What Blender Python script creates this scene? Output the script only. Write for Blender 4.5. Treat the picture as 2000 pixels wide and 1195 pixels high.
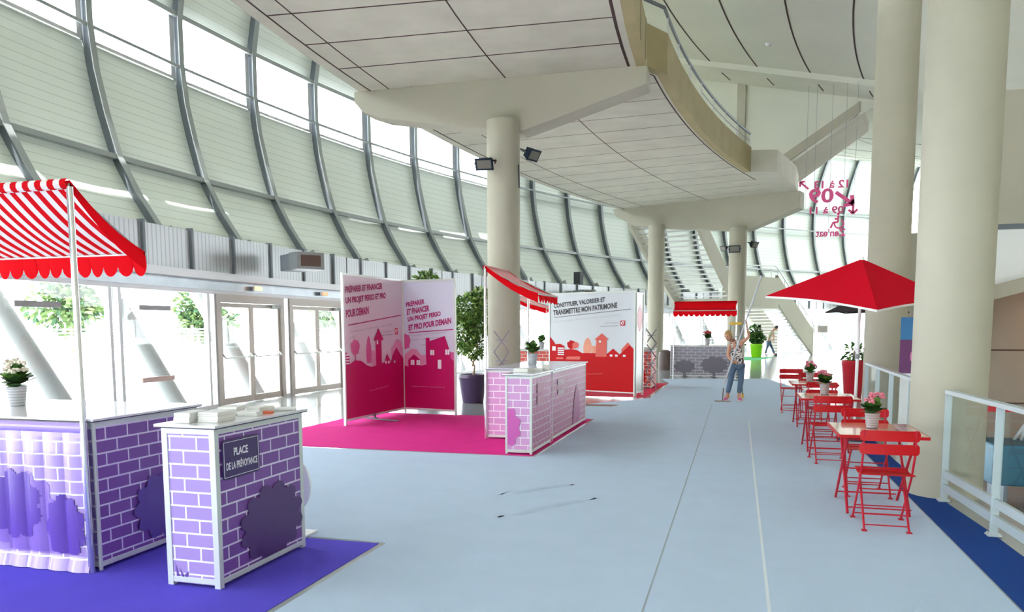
import bpy, bmesh, math, random
from mathutils import Vector, Matrix
R_ = random.Random(7)
sin, cos, PI = math.sin, math.cos, math.pi
for o in list(bpy.data.objects): bpy.data.objects.remove(o)
S = bpy.context.scene; COL = S.collection

# ---------------------------------------------------------------- camera
PIT, YAW, ROL = -.0979, .2834, -.0034
cd = bpy.data.cameras.new('camera'); cam = bpy.data.objects.new('camera', cd); COL.objects.link(cam)
F = Vector((-sin(YAW)*cos(PIT), cos(YAW)*cos(PIT), sin(PIT)))
Rt = Vector((cos(YAW), sin(YAW), 0)); Up = Rt.cross(F)
Rt, Up = Rt*cos(ROL)+Up*sin(ROL), Up*cos(ROL)-Rt*sin(ROL)
M = Matrix((Rt, Up, -F)).transposed().to_4x4(); M.translation = Vector((0, 0, 1.65))
cam.matrix_world = M
cd.sensor_fit = 'HORIZONTAL'; cd.sensor_width = 36; cd.lens = 36*1510.5/2000
cd.shift_x = 0; cd.shift_y = (787.7-597.5)/2000; cd.clip_end = 400; cd.clip_start = .05
S.camera = cam
# ---------------------------------------------------------------- light and exposure
W = bpy.data.worlds.new('sky'); S.world = W; W.use_nodes = True
bg = W.node_tree.nodes['Background']; bg.inputs[0].default_value = (.88, .95, 1, 1); bg.inputs[1].default_value = 6.5
sd = bpy.data.lights.new('sun', 'SUN'); sun = bpy.data.objects.new('sun', sd); COL.objects.link(sun)
sd.energy = 14; sd.color = (1, .975, .93); sd.angle = .01
el, az = math.radians(72), math.radians(40)
sdir = Vector((-cos(az)*cos(el), -sin(az)*cos(el), sin(el)))       # towards the sun
sun.rotation_euler = sdir.to_track_quat('Z', 'Y').to_euler(); sun.location = sdir*60
vs = S.view_settings
vs.view_transform = 'Standard'; vs.look = 'None'; vs.gamma = 1; vs.use_curve_mapping = False; vs.exposure = 0.82
S.cycles.max_bounces = 10; S.cycles.diffuse_bounces = 6; S.cycles.transparent_max_bounces = 12
S.cycles.sample_clamp_indirect = 8
S.cycles.use_denoising = True

# ---------------------------------------------------------------- helpers
CX, CY = 45.92, 15.76; TH0, DTH = -.0690, .04937
def PT(r, th, z=0): return Vector((CX-r*cos(th), CY+r*sin(th), z))
def link(o, parent=None):
    COL.objects.link(o)
    if parent is not None: o.parent = parent
    return o
def tag(o, label=None, cat=None, group=None, kind=None):
    if label: o['label'] = label
    if cat: o['category'] = cat
    if group: o['group'] = group
    if kind: o['kind'] = kind
    return o
def empty(name, loc=(0, 0, 0), rz=0, label=None, cat=None, group=None, kind=None):
    o = bpy.data.objects.new(name, None); o.location = loc; o.rotation_euler = (0, 0, rz); o.empty_display_size = .1
    COL.objects.link(o); return tag(o, label, cat, group, kind)
class MB:
    def __init__(s): s.v = []; s.f = []; s.m = []; s.uv = {}; s.mi = 0; s.xf = None
    def add(s, vs_, fs, uvs=None):
        b = len(s.v)
        s.v += [(s.xf @ Vector(v)) if s.xf else Vector(v) for v in vs_]
        for k, f in enumerate(fs):
            if uvs: s.uv[len(s.f)] = uvs[k]
            s.f.append(tuple(b+i for i in f)); s.m.append(s.mi)
        return s
    def box(s, a, b):
        x0, y0, z0 = [min(a[i], b[i]) for i in range(3)]; x1, y1, z1 = [max(a[i], b[i]) for i in range(3)]
        return s.add([(x0,y0,z0),(x1,y0,z0),(x1,y1,z0),(x0,y1,z0),(x0,y0,z1),(x1,y0,z1),(x1,y1,z1),(x0,y1,z1)],
                     [(0,3,2,1),(4,5,6,7),(0,1,5,4),(1,2,6,5),(2,3,7,6),(3,0,4,7)])
    def hexa(s, q0, q1):       # two quads joined
        return s.add(list(q0)+list(q1), [(0,3,2,1),(4,5,6,7),(0,1,5,4),(1,2,6,5),(2,3,7,6),(3,0,4,7)])
    def bar(s, a, b, w, h=None, up=(0,0,1)):
        a = Vector(a); b = Vector(b); d = (b-a).normalized(); h = h or w; u = Vector(up)
        if abs(d.dot(u)) > .98: u = Vector((0, 1, 0))
        sd_ = d.cross(u).normalized(); u = sd_.cross(d)
        o = [sd_*(-w/2)-u*h/2, sd_*w/2-u*h/2, sd_*w/2+u*h/2, sd_*(-w/2)+u*h/2]
        return s.hexa([a+i for i in o], [b+i for i in o])
    def tube(s, pts, rad, n=10, cap=True):
        pts = [Vector(p) for p in pts]; rs = rad if isinstance(rad, (list, tuple)) else [rad]*len(pts)
        rings = []; u = None
        for i, p in enumerate(pts):
            d = (pts[min(i+1, len(pts)-1)]-pts[max(i-1, 0)]).normalized()
            if u is None: u = d.orthogonal().normalized()
            else: u = (u-d*u.dot(d)).normalized()
            w = d.cross(u)
            rings.append([p+(u*cos(2*PI*k/n)+w*sin(2*PI*k/n))*rs[i] for k in range(n)])
        vs_ = [q for r in rings for q in r]; fs = []
        for i in range(len(pts)-1):
            for k in range(n): fs.append((i*n+k, i*n+(k+1)%n, (i+1)*n+(k+1)%n, (i+1)*n+k))
        if cap: fs += [tuple(range(n-1, -1, -1)), tuple((len(pts)-1)*n+k for k in range(n))]
        return s.add(vs_, fs)
    def lathe(s, prof, n=32, c=(0, 0, 0)):     # prof (r,z) list
        vs_ = []; fs = []
        for r, z in prof:
            for k in range(n): vs_.append((c[0]+r*cos(2*PI*k/n), c[1]+r*sin(2*PI*k/n), c[2]+z))
        for i in range(len(prof)-1):
            for k in range(n): fs.append((i*n+k, i*n+(k+1)%n, (i+1)*n+(k+1)%n, (i+1)*n+k))
        fs += [tuple(range(n-1, -1, -1)), tuple((len(prof)-1)*n+k for k in range(n))]
        return s.add(vs_, fs)
    def prism(s, poly, d):      # poly: 3D points, extruded by vector d
        n = len(poly); d = Vector(d); p = [Vector(q) for q in poly]
        return s.add(p+[q+d for q in p], [tuple(range(n-1, -1, -1)), tuple(range(n, 2*n))]+[(i, (i+1)%n, n+(i+1)%n, n+i) for i in range(n)])
    def ball(s, c, r, n=10, m=7, sq=(1, 1, 1)):
        vs_ = [(c[0], c[1], c[2]+r*sq[2])]; fs = []
        for i in range(1, m):
            for k in range(n):
                a = PI*i/m; b = 2*PI*k/n
                vs_.append((c[0]+r*sq[0]*sin(a)*cos(b), c[1]+r*sq[1]*sin(a)*sin(b), c[2]+r*sq[2]*cos(a)))
        vs_.append((c[0], c[1], c[2]-r*sq[2]))
        for k in range(n): fs.append((0, 1+k, 1+(k+1)%n))
        for i in range(m-2):
            for k in range(n): fs.append((1+i*n+k, 1+(i+1)*n+k, 1+(i+1)*n+(k+1)%n, 1+i*n+(k+1)%n))
        for k in range(n): fs.append((len(vs_)-1, 1+(m-2)*n+(k+1)%n, 1+(m-2)*n+k))
        return s.add(vs_, fs)
    def ring(s, prof, ths, close=True):       # prof: closed (r,z) polygon swept over azimuths; prof may be a function of th
        n = None; vs_ = []; fs = []
        for th in ths:
            pr = prof(th) if callable(prof) else prof; n = len(pr)
            vs_ += [PT(r, th, z) for r, z in pr]
        for i in range(len(ths)-1):
            for k in range(n if close else n-1): fs.append((i*n+k, i*n+(k+1)%n, (i+1)*n+(k+1)%n, (i+1)*n+k))
        if close: fs += [tuple(range(n-1, -1, -1)), tuple((len(ths)-1)*n+k for k in range(n))]
        return s.add(vs_, fs)
    def build(s, name, mat, parent=None, smooth=False, bevel=0, loc=None):
        me = bpy.data.meshes.new(name); me.from_pydata([tuple(v) for v in s.v], [], s.f)
        mats = mat if isinstance(mat, (list, tuple)) else [mat]
        for m in mats: me.materials.append(m)
        me.polygons.foreach_set('material_index', s.m)
        if s.uv:
            l = me.uv_layers.new(name='UVMap')
            for fi, uvs in s.uv.items():
                for li, uv in zip(me.polygons[fi].loop_indices, uvs): l.data[li].uv = uv
        bm = bmesh.new(); bm.from_mesh(me); bmesh.ops.recalc_face_normals(bm, faces=bm.faces); bm.to_mesh(me); bm.free()
        if smooth:
            me.polygons.foreach_set('use_smooth', [True]*len(me.polygons))
            if smooth != 'full': me.set_sharp_from_angle(angle=math.radians(38))
        me.update()
        o = bpy.data.objects.new(name, me); link(o, parent)
        if loc: o.location = loc
        if bevel:
            b = o.modifiers.new('bevel', 'BEVEL'); b.width = bevel; b.segments = 2; b.limit_method = 'ANGLE'; b.angle_limit = .6
        return o
def copy_tree(o, parent=None):
    c = o.copy(); COL.objects.link(c); c.parent = parent
    for ch in [x for x in bpy.data.objects if x.parent == o]: copy_tree(ch, c)
    return c
def arange(a, b, n): return [a+(b-a)*i/n for i in range(n+1)]

# ---------------------------------------------------------------- materials
def lin(c):
    f = lambda x: x/12.92 if x <= .04045 else ((x+.055)/1.055)**2.4
    return (f(c[0]/255), f(c[1]/255), f(c[2]/255), 1)
def mat(name, c, rough=.6, metal=0, noise=0, nscale=8, bump=0, bscale=60, spec=.5, coord='Object', emit=None, coat=0):
    m = bpy.data.materials.new(name); m.use_nodes = True; nt = m.node_tree; b = nt.nodes['Principled BSDF']
    col = lin(c); b.inputs['Base Color'].default_value = col; b.inputs['Roughness'].default_value = rough
    b.inputs['Metallic'].default_value = metal; b.inputs['Specular IOR Level'].default_value = spec
    if coat: b.inputs['Coat Weight'].default_value = coat
    tc = nt.nodes.new('ShaderNodeTexCoord')
    if noise:
        n = nt.nodes.new('ShaderNodeTexNoise'); n.inputs['Scale'].default_value = nscale; n.inputs['Detail'].default_value = 6
        nt.links.new(tc.outputs[coord], n.inputs['Vector'])
        mx = nt.nodes.new('ShaderNodeMix'); mx.data_type = 'RGBA'
        mx.inputs[6].default_value = tuple(x*(1-noise) for x in col[:3])+(1,); mx.inputs[7].default_value = tuple(min(1, x*(1+noise)) for x in col[:3])+(1,)
        nt.links.new(n.outputs[0], mx.inputs[0]); nt.links.new(mx.outputs[2], b.inputs['Base Color'])
    if bump:
        n2 = nt.nodes.new('ShaderNodeTexNoise'); n2.inputs['Scale'].default_value = bscale; nt.links.new(tc.outputs[coord], n2.inputs['Vector'])
        bp = nt.nodes.new('ShaderNodeBump'); bp.inputs['Strength'].default_value = bump; bp.inputs['Distance'].default_value = .01
        nt.links.new(n2.outputs[0], bp.inputs['Height']); nt.links.new(bp.outputs[0], b.inputs['Normal'])
    if emit:
        b.inputs['Emission Color'].default_value = lin(emit[:3]); b.inputs['Emission Strength'].default_value = emit[3]
    return m
def stripes(name, c1, c2, period, duty, axis='Z', rough=.6, bump=.3, metal=0):   # repeated lines along one object axis
    m = mat(name, c1, rough, metal); nt = m.node_tree; b = nt.nodes['Principled BSDF']
    tc = nt.nodes.new('ShaderNodeTexCoord'); sp = nt.nodes.new('ShaderNodeSeparateXYZ'); nt.links.new(tc.outputs['UV' if axis in 'uv' else 'Object'], sp.inputs[0])
    d = nt.nodes.new('ShaderNodeMath'); d.operation = 'DIVIDE'; d.inputs[1].default_value = period
    nt.links.new(sp.outputs[{'X': 0, 'Y': 1, 'Z': 2, 'u': 0, 'v': 1}[axis]], d.inputs[0])
    fr = nt.nodes.new('ShaderNodeMath'); fr.operation = 'FRACT'; nt.links.new(d.outputs[0], fr.inputs[0])
    lt = nt.nodes.new('ShaderNodeMath'); lt.operation = 'LESS_THAN'; lt.inputs[1].default_value = duty; nt.links.new(fr.outputs[0], lt.inputs[0])
    mx = nt.nodes.new('ShaderNodeMix'); mx.data_type = 'RGBA'; mx.inputs[6].default_value = lin(c1); mx.inputs[7].default_value = lin(c2)
    nt.links.new(lt.outputs[0], mx.inputs[0]); nt.links.new(mx.outputs[2], b.inputs['Base Color'])
    if bump:
        bp = nt.nodes.new('ShaderNodeBump'); bp.inputs['Strength'].default_value = bump; bp.inputs['Distance'].default_value = .01; bp.invert = True
        nt.links.new(lt.outputs[0], bp.inputs['Height']); nt.links.new(bp.outputs[0], b.inputs['Normal'])
    return m
def glass(name, tint=(1, 1, 1), refl=.06):
    m = bpy.data.materials.new(name); m.use_nodes = True; nt = m.node_tree; nt.nodes.clear()
    out = nt.nodes.new('ShaderNodeOutputMaterial'); t = nt.nodes.new('ShaderNodeBsdfTransparent'); t.inputs[0].default_value = tint+(1,)
    g = nt.nodes.new('ShaderNodeBsdfGlossy'); g.inputs['Roughness'].default_value = .02; mx = nt.nodes.new('ShaderNodeMixShader'); mx.inputs[0].default_value = refl
    nt.links.new(t.outputs[0], mx.inputs[1]); nt.links.new(g.outputs[0], mx.inputs[2]); nt.links.new(mx.outputs[0], out.inputs[0])
    return m
def brick(name, cb, cm, bw, bh, mort=.014, rough=.45):    # printed brick pattern, UV in metres
    m = mat(name, cb, rough); nt = m.node_tree; b = nt.nodes['Principled BSDF']; tc = nt.nodes.new('ShaderNodeTexCoord')
    t = nt.nodes.new('ShaderNodeTexBrick'); t.offset = .5; t.inputs['Color1'].default_value = lin(cb); t.inputs['Color2'].default_value = lin(tuple(x*.97 for x in cb)); t.inputs['Mortar'].default_value = lin(cm)
    t.inputs['Scale'].default_value = 1; t.inputs['Brick Width'].default_value = bw; t.inputs['Row Height'].default_value = bh
    t.inputs['Mortar Size'].default_value = mort/2; t.inputs['Mortar Smooth'].default_value = 0
    nt.links.new(tc.outputs['UV'], t.inputs['Vector']); nt.links.new(t.outputs['Color'], b.inputs['Base Color'])
    return m
concrete = mat('concrete', (184, 181, 165), .8, noise=.13, nscale=.7, bump=.15, bscale=25)
concrete_w = mat('concrete_pale', (220, 221, 208), .8, noise=.10, nscale=.6, bump=.12, bscale=25)
concrete_g = mat('concrete_grey', (180, 174, 158), .8, noise=.14, nscale=1.2, bump=.2, bscale=25)
colmat = mat('column_concrete', (182, 179, 162), .75, noise=.07, nscale=2.5, bump=.08, bscale=40)
parapet_m = mat('parapet_concrete', (172, 160, 120), .85, noise=.2, nscale=1.5, bump=.1, bscale=25)
soffit_m = mat('soffit_concrete', (203, 201, 187), .85, noise=.17, nscale=1.6, bump=.08, bscale=20)
joint_m = mat('dark_joint', (70, 52, 48), .9)
joint_thin = mat('thin_joint', (120, 100, 92), .9)
steel = mat('rib_steel', (150, 156, 158), .5, .05)
steel_d = mat('rib_steel_dark', (108, 116, 124), .5, .05)
alu = mat('aluminium', (206, 208, 208), .35, .35)
white_m = mat('white_laminate', (238, 240, 242), .22)
frame_w = mat('window_frame', (190, 190, 192), .4, .2)
frame_b = mat('door_frame', (176, 168, 160), .45, .2)
galv = mat('galvanised', (150, 156, 160), .35, .5, noise=.2, nscale=3)
corr = stripes('corrugated_metal', (182, 186, 188), (152, 158, 162), .12, .25, 'u', .4, .6, .25)
clad = stripes('cladding_panel', (226, 233, 229), (194, 202, 198), .21, .07, 'v', .5, .35)
gl = glass('clear_glass'); gl_clear = glass('railing_glass', (.93, .96, .96), .05)
# ---------------------------------------------------------------- ground, floor, carpets
def plane_poly(name, pts, z, m, parent=None, t=0):
    mb = MB()
    if t: mb.prism([(x, y, z-t) for x, y in pts], (0, 0, t))
    else: mb.add([(x, y, z) for x, y in pts], [tuple(range(len(pts)))])
    return mb.build(name, m, parent)
paving = mat('outdoor_paving', (222, 223, 222), .9, noise=.05, nscale=.5)
mb = MB(); mb.ring([(56.6, -.05), (260, -.05), (260, -.4), (56.6, -.4)], arange(-1.3, 1.8, 60))
tag(mb.build('ground', paving), kind='structure')
floor_m = mat('polished_floor', (168, 174, 176), .12, noise=.06, nscale=1.5)
THF = arange(-.72, 1.35, 84)
rfl = lambda th: 44.2-1.05*max(0, min(1, (th+.15)/.1))
tag(MB().ring(lambda th: [(rfl(th), 0), (56.6, 0), (56.6, -.35), (rfl(th), -.35)], THF).build('floor', floor_m), kind='structure')
def carpet(name, pts, c, label, z=.0035, noise=.09):
    m = mat(name+'_pile', c, .95, noise=noise, nscale=3, bump=.5, bscale=420, spec=.1)
    o = MB().prism([(x, y, .0005) for x, y in pts], (0, 0, z)).build(name, m); return tag(o, label, 'carpet')
carpet('grey_carpet', [(-2.56, -1.5), (1.61, -1.5), (1.62, 10.9), (1.95, 13.4), (1.9, 20), (.9, 25.8), (-2.3, 25.0), (-1.9, 23.1), (-1.93, 18.2), (-2.2, 17.6), (-3.1, 16.4), (-3.1, 13.8), (-2.45, 13.7), (-2.45, 9.45), (-6.1, 9.42), (-6.4, 5.34), (-2.56, 5.32)],
       (200, 219, 242), 'long blue grey carpet running down the middle of the concourse', .0035, .05)
carpet('purple_carpet', [(-7.4, -1.5), (-2.61, -1.5), (-2.61, 5.29), (-7.4, 5.24)], (102, 88, 222), 'deep purple carpet under the brick print counters in the foreground')
carpet('pink_carpet', [(-6.9, 9.5), (-2.5, 9.52), (-2.5, 13.66), (-6.9, 13.75)], (234, 54, 150), 'bright pink carpet under the angled display panels')
carpet('red_carpet', [(-4.8, 18.4), (-2.05, 18.25), (-1.95, 23.0), (-5.2, 23.2)], (226, 60, 90), 'red carpet strip under the red townscape banner')
carpet('green_carpet', [(-.4, 39.6), (.9, 39.6), (1.9, 44), (-.2, 44.9)], (120, 210, 150), 'pale green carpet under the lime green planter')
carpet('blue_carpet', [(1.62, -1.5), (2.15, -1.5), (2.04, 5), (1.98, 7), (1.9, 8.2), (1.9, 10.4), (1.97, 13.4), (1.64, 11.0)], (40, 76, 150), 'dark blue carpet strip along the right hand railing')
bm_ = mat('brown_mat', (150, 112, 96), .9)
tag(MB().prism([(-3.6, 15.95, .0042), (-2.5, 16.0, .0042), (-2.4, 16.3, .0042), (-3.6, 16.28, .0042)], (0, 0, .006)).build('floor_mat', bm_), 'narrow brown mat lying on the floor in front of the red banner', 'mat')
seam = mat('carpet_seam', (160, 172, 186), .95)
for (x0, x1) in ((-.535, -.53),):
    pass
g_ = bpy.data.objects['grey_carpet']
sm = MB(); sm.box((-.50, 0, .0042), (-.488, 17, .0046)); sm.box((-2.2, 3.5, .0042), (1.3, 3.506, .0045))
sm.build('seam', seam, g_)
lite = mat('carpet_wear', (222, 232, 240), .95); MB().box((.205, 2, .0041), (.225, 14, .0044)).build('worn_line', lite, g_)
for (x, y, a, l) in ((-1.7, 10.7, .5, .7), (-1.45, 10.9, .6, .5), (-1.95, 6.3, 1.0, 1.2), (-2.2, 7.2, .9, .9), (-1.2, 12.5, .7, .5)):
    n = 10; wr = MB()
    for k in range(n):
        t0, t1 = k/n, (k+1)/n; h0, h1 = .02*sin(PI*t0), .02*sin(PI*t1)
        p0 = Vector((x+cos(a)*l*t0, y+sin(a)*l*t0, .004)); p1 = Vector((x+cos(a)*l*t1, y+sin(a)*l*t1, .004)); nn = Vector((-sin(a), cos(a), 0))*.05
        wr.add([p0-nn, p1-nn, p1+Vector((0, 0, h1)), p0+Vector((0, 0, h0)), p1+nn, p0+nn], [(0, 1, 2, 3), (3, 2, 4, 5)])
    wr.build('crease', bpy.data.materials['grey_carpet_pile'], g_, smooth='full')

# ---------------------------------------------------------------- curved outer wall (left)
PROF = [(58.15, 3.7), (58.4, 4.05), (58.8, 4.62), (59.27, 5.47), (59.55, 6.4), (59.78, 7.4), (59.9, 8.45), (59.9, 9.6), (59.72, 10.6), (59.4, 11.7), (59.0, 12.7), (58.7, 13.3)]
def prof_r(z):
    for (r0, z0), (r1, z1) in zip(PROF, PROF[1:]):
        if z0 <= z <= z1: return r0+(r1-r0)*(z-z0)/(z1-z0)
    return PROF[-1][0]
WALL = empty('wall_left', (0, 0, 0), kind='structure')
NB = 32; I0 = -11
def skin(za, zb, i0, i1, name):
    mb = MB(); zs = [z for z in arange(za, zb, max(2, int((zb-za)/.45)))]
    n = (i1-i0)*3
    ths = arange(TH0+DTH*i0, TH0+DTH*i1, n)
    for a, b in zip(ths, ths[1:]):
        for z0, z1 in zip(zs, zs[1:]):
            r0, r1 = prof_r(z0)+.32, prof_r(z1)+.32
            mb.add([PT(r0, a, z0), PT(r0, b, z0), PT(r1, b, z1), PT(r1, a, z1)], [(0, 1, 2, 3)], [[(a*59, z0), (b*59, z0), (b*59, z1), (a*59, z1)]])
    o = mb.build(name, clad, WALL, smooth='full')
    bm = bmesh.new(); bm.from_mesh(o.data); bmesh.ops.remove_doubles(bm, verts=bm.verts, dist=.002); bmesh.ops.recalc_face_normals(bm, faces=bm.faces); bm.to_mesh(o.data); bm.free()
    s_ = o.modifiers.new('t', 'SOLIDIFY'); s_.thickness = .12; s_.offset = 0
    return o
skin(3.3, 8.04, I0, I0+NB, 'cladding')
skin(9.72, 13.4, I0, I0+NB, 'cladding')
skin(8.04, 9.72, 8, I0+NB, 'cladding')
def rib_pts(d): return [(r+d, z) for r, z in PROF]
for i in range(I0, I0+NB+1):
    th = TH0+DTH*i
    t_ = Vector((sin(th), cos(th), 0))
    mb = MB()
    for (w, d0, d1, mi) in ((.17, 0, .025, 0), (.05, .025, .27, 1), (.15, .27, .29, 0)):
        mb.mi = mi
        for (r0, z0), (r1, z1) in zip(PROF, PROF[1:]):
            a0, a1, b0, b1 = PT(r0+d0, th, z0), PT(r0+d1, th, z0), PT(r1+d0, th, z1), PT(r1+d1, th, z1)
            h = t_*w/2
            mb.add([a0-h, a0+h, a1+h, a1-h, b0-h, b0+h, b1+h, b1-h], [(0, 1, 5, 4), (1, 2, 6, 5), (2, 3, 7, 6), (3, 0, 4, 7)])
    mb.build('curved_rib', [steel, steel_d], WALL)
for (r, z, h, d) in ((59.27, 5.47, .11, .17), (59.88, 8.36, .07, .06), (59.9, 9.66, .12, .17)):
    for i in range(I0, I0+NB):
        a, b = TH0+DTH*i, TH0+DTH*(i+1)
        MB().ring([(r+.03, z-h/2), (r+.03+d, z-h/2), (r+.03+d, z+h/2), (r+.03, z+h/2)], [a+.0006, b-.0006]).build('purlin', steel, WALL)
# clerestory windows
for n, i in enumerate(range(I0, 8)):
    a, b = TH0+DTH*i, TH0+DTH*(i+1); w = empty('window_%d' % (n+1), PT(60.1, (a+b)/2, 9), kind='structure'); o0 = w.location
    fr = MB(); fr.xf = Matrix.Translation(-o0)
    for (t0, t1) in ((a+.0015, a+.004), (b-.004, b-.0015)): fr.ring([(60.05, 8.1), (60.15, 8.1), (60.15, 9.64), (60.05, 9.64)], [t0, t1])
    fr.ring([(60.05, 8.06), (60.15, 8.06), (60.15, 8.12), (60.05, 8.12)], [a+.0015, b-.0015]); fr.build('window_frame', frame_w, w)
    p = MB(); p.xf = Matrix.Translation(-o0); p.add([PT(60.1, a+.003, 8.1), PT(60.1, b-.003, 8.1), PT(60.1, b-.003, 9.66), PT(60.1, a+.003, 9.66)], [(0, 1, 2, 3)]); p.build('pane', gl, w)
prop_m = mat('prop_paint', (140, 144, 144), .5)
# raking props outside the glass
for i in range(I0, I0+NB):
    th = TH0+DTH*i
    MB().tube([PT(58.25, th, 3.85), PT(57.0, th+.026, .0)], .2, 18).build('raking_prop', prop_m, WALL, smooth=True)
# lintel, ledge, corrugated band
BAND = empty('trim_1', (0, 0, 0), kind='structure')
THB = arange(-.66, 1.2, 120)
MB().ring([(56.36, 2.44), (56.62, 2.44), (56.62, 2.64), (56.36, 2.64)], THB).build('lintel', galv, BAND)
MB().ring([(56.16, 2.64), (56.62, 2.64), (56.62, 2.79), (56.16, 2.79)], THB).build('ledge', frame_w, BAND)
MB().ring([(56.4, 3.5), (58.6, 3.5), (58.6, 3.56), (56.4, 3.56)], THB).build('soffit', concrete_w, BAND)
k = 0; th = -.6415
while th < 1.15:
    mb = MB(); n = 2; ths = arange(th+.0007, th+.0243, n)
    for a, b in zip(ths, ths[1:]):
        mb.add([PT(56.34, a, 2.79), PT(56.34, b, 2.79), PT(56.34, b, 3.56), PT(56.34, a, 3.56)], [(0, 1, 2, 3)], [[(a*56, 0), (b*56, 0), (b*56, 1), (a*56, 1)]])
    p = mb.build('corrugated_panel', corr, BAND); s_ = p.modifiers.new('t', 'SOLIDIFY'); s_.thickness = .02
    MB().ring([(56.28, 2.79), (56.4, 2.79), (56.4, 3.6), (56.28, 3.6)], [th-.0005, th+.0006]).build('joint_post', steel_d, BAND)
    th += .0247
# glazed bays at floor level
for k in range(-12, 23):
    p0 = -.0385+DTH*k; q0 = p0+.0042; p1 = p0+DTH       # narrow side light p0..q0, wide bay q0..p1
    isdoor = k in (0, 1)
    w = empty(('door_%d' % (k+1)) if isdoor else 'window_%d' % (k+50), PT(56.44, (p0+p1)/2, 0), kind='structure'); T = Matrix.Translation(-w.location)
    fr = MB(); fr.xf = T
    def post(th, wd=.0013, r=56.44, z0=0, z1=2.44, d=.05): fr.ring([(r-d, z0), (r+d, z0), (r+d, z1), (r-d, z1)], [th-wd/2, th+wd/2])
    post(p0); post(q0)
    fr.ring([(56.39, 0), (56.49, 0), (56.49, .07), (56.39, .07)], [p0, q0]); fr.ring([(56.39, 2.36), (56.49, 2.36), (56.49, 2.44), (56.39, 2.44)], [p0, p1])
    if not isdoor:
        fr.ring([(56.39, 0), (56.49, 0), (56.49, .07), (56.39, .07)], [q0, p1])
        if k > 3: post((q0+p1)/2)
    fr.build('window_frame', frame_w, w)
    pn = MB(); pn.xf = T
    for a, b in ((p0, q0), (q0, p1)):
        if isdoor and a == q0: continue
        pn.add([PT(56.45, a, .05), PT(56.45, b, .05), PT(56.45, b, 2.4), PT(56.45, a, 2.4)], [(0, 1, 2, 3)])
    pn.build('pane', gl, w)
    if isdoor:
        fr = MB(); fr.xf = T
        fr.ring([(56.36, 2.2), (56.52, 2.2), (56.52, 2.37), (56.36, 2.37)], [q0, p1])
        post(q0+.0012, .0022, z1=2.3, d=.08); post(p1-.0012, .0022, z1=2.3, d=.08); fr.build('door_frame', frame_b, w)
        mid = (q0+p1)/2
        for a, b, s in ((q0+.0025, mid-.0002, 1), (mid+.0002, p1-.0025, -1)):
            lf = MB(); lf.xf = T
            R0, R1 = 56.40, 56.45
            lf.ring([(R0, .02), (R1, .02), (R1, .16), (R0, .16)], [a, b]); lf.ring([(R0, 2.1), (R1, 2.1), (R1, 2.19), (R0, 2.19)], [a, b])
            for t in (a+.0007, b-.0007): lf.ring([(R0, .16), (R1, .16), (R1, 2.1), (R0, 2.1)], [t-.0007, t+.0007])
            leaf = lf.build('door_leaf', frame_b, w)
            g2 = MB(); g2.xf = T; g2.add([PT(56.43, a+.001, .1), PT(56.43, b-.001, .1), PT(56.43, b-.001, 2.15), PT(56.43, a+.001, 2.15)], [(0, 1, 2, 3)]); g2.build('pane', gl, leaf)
            h = MB(); h.xf = T; h.tube([PT(56.33, a+.001, 1.02), PT(56.33, b-.001, 1.02)], .014, 8)
            for t in (a+.001, b-.001): h.tube([PT(56.33, t, 1.02), PT(56.4, t, 1.1)], .02, 8)
            h.build('push_bar', alu, leaf)
        cl = MB(); cl.xf = T; cl.ring([(56.28, 2.12), (56.36, 2.12), (56.36, 2.19), (56.28, 2.19)], [p1-.009, p1-.004]); cl.build('door_closer', steel, w)

# ---------------------------------------------------------------- columns
def column(name, x, y, top, label, r=.33, z0=0):
    mb = MB(); mb.lathe([(r, z0), (r, top)], 48)
    o = mb.build(name, colmat, smooth=True, loc=(x, y, 0)); tag(o, label, 'column', 'round concrete columns'); return o
pA = PT(50.5, -.012); pL = PT(51.88, .324); pF = PT(48.52, .324)
column('concrete_column', pA.x, pA.y, 5.72, 'round concrete column with two dark spotlights near its top')
column('concrete_column', pL.x, pL.y, 5.75, 'slender far concrete column just right of the red townscape banner')
column('concrete_column', pF.x, pF.y, 5.4, 'far concrete column with three spotlights, behind the person with the pole')
column('concrete_column', 1.99, 8.43, 9.36, 'massive near concrete column beside the first red table', .335, -1.5)
column('concrete_column', 2.40, 14.4, 9.2, 'tall concrete column behind the red parasol', .325, -1.5)

# ---------------------------------------------------------------- promenade slab and its beams
CEIL = empty('ceiling', (0, 0, 0), kind='structure')
ZS = 6.55
THA = arange(-.72, -.012, 34); THC = arange(-.012, .335, 24)
def r_in(th): return 47.72 if th <= -.012 else 47.42-(th+.012)*2.3
def slab(ths, nm='promenade_slab'):
    MB().ring(lambda th: [(r_in(th), ZS), (53.62, ZS), (53.62, ZS+.45), (r_in(th), ZS+.45)], ths).build(nm, soffit_m, CEIL)
slab(THA); slab(THC)
MB().ring(lambda th: [(r_in(th)-.03, ZS-.02), (r_in(th)+.16, ZS-.02), (r_in(th)+.16, 7.3), (r_in(th)-.03, 7.3)], THA).build('parapet', parapet_m, CEIL)
MB().ring(lambda th: [(r_in(th)-.03, ZS-.02), (r_in(th)+.16, ZS-.02), (r_in(th)+.16, 7.3), (r_in(th)-.03, 7.3)], arange(-.012, .226, 18)).build('parapet', parapet_m, CEIL)
ln = MB()
for R in (52.95, 50.45): ln.ring([(R-.012, ZS-.004), (R+.012, ZS-.004), (R+.012, ZS+.01), (R-.012, ZS+.01)], THA)
ln.ring([(48.0, ZS-.004), (48.05, ZS-.004), (48.05, ZS+.01), (48.0, ZS+.01)], THA); ln.ring([(53.36, ZS-.004), (53.39, ZS-.004), (53.39, ZS+.01), (53.36, ZS+.01)], THA)
th = -.038
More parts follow.
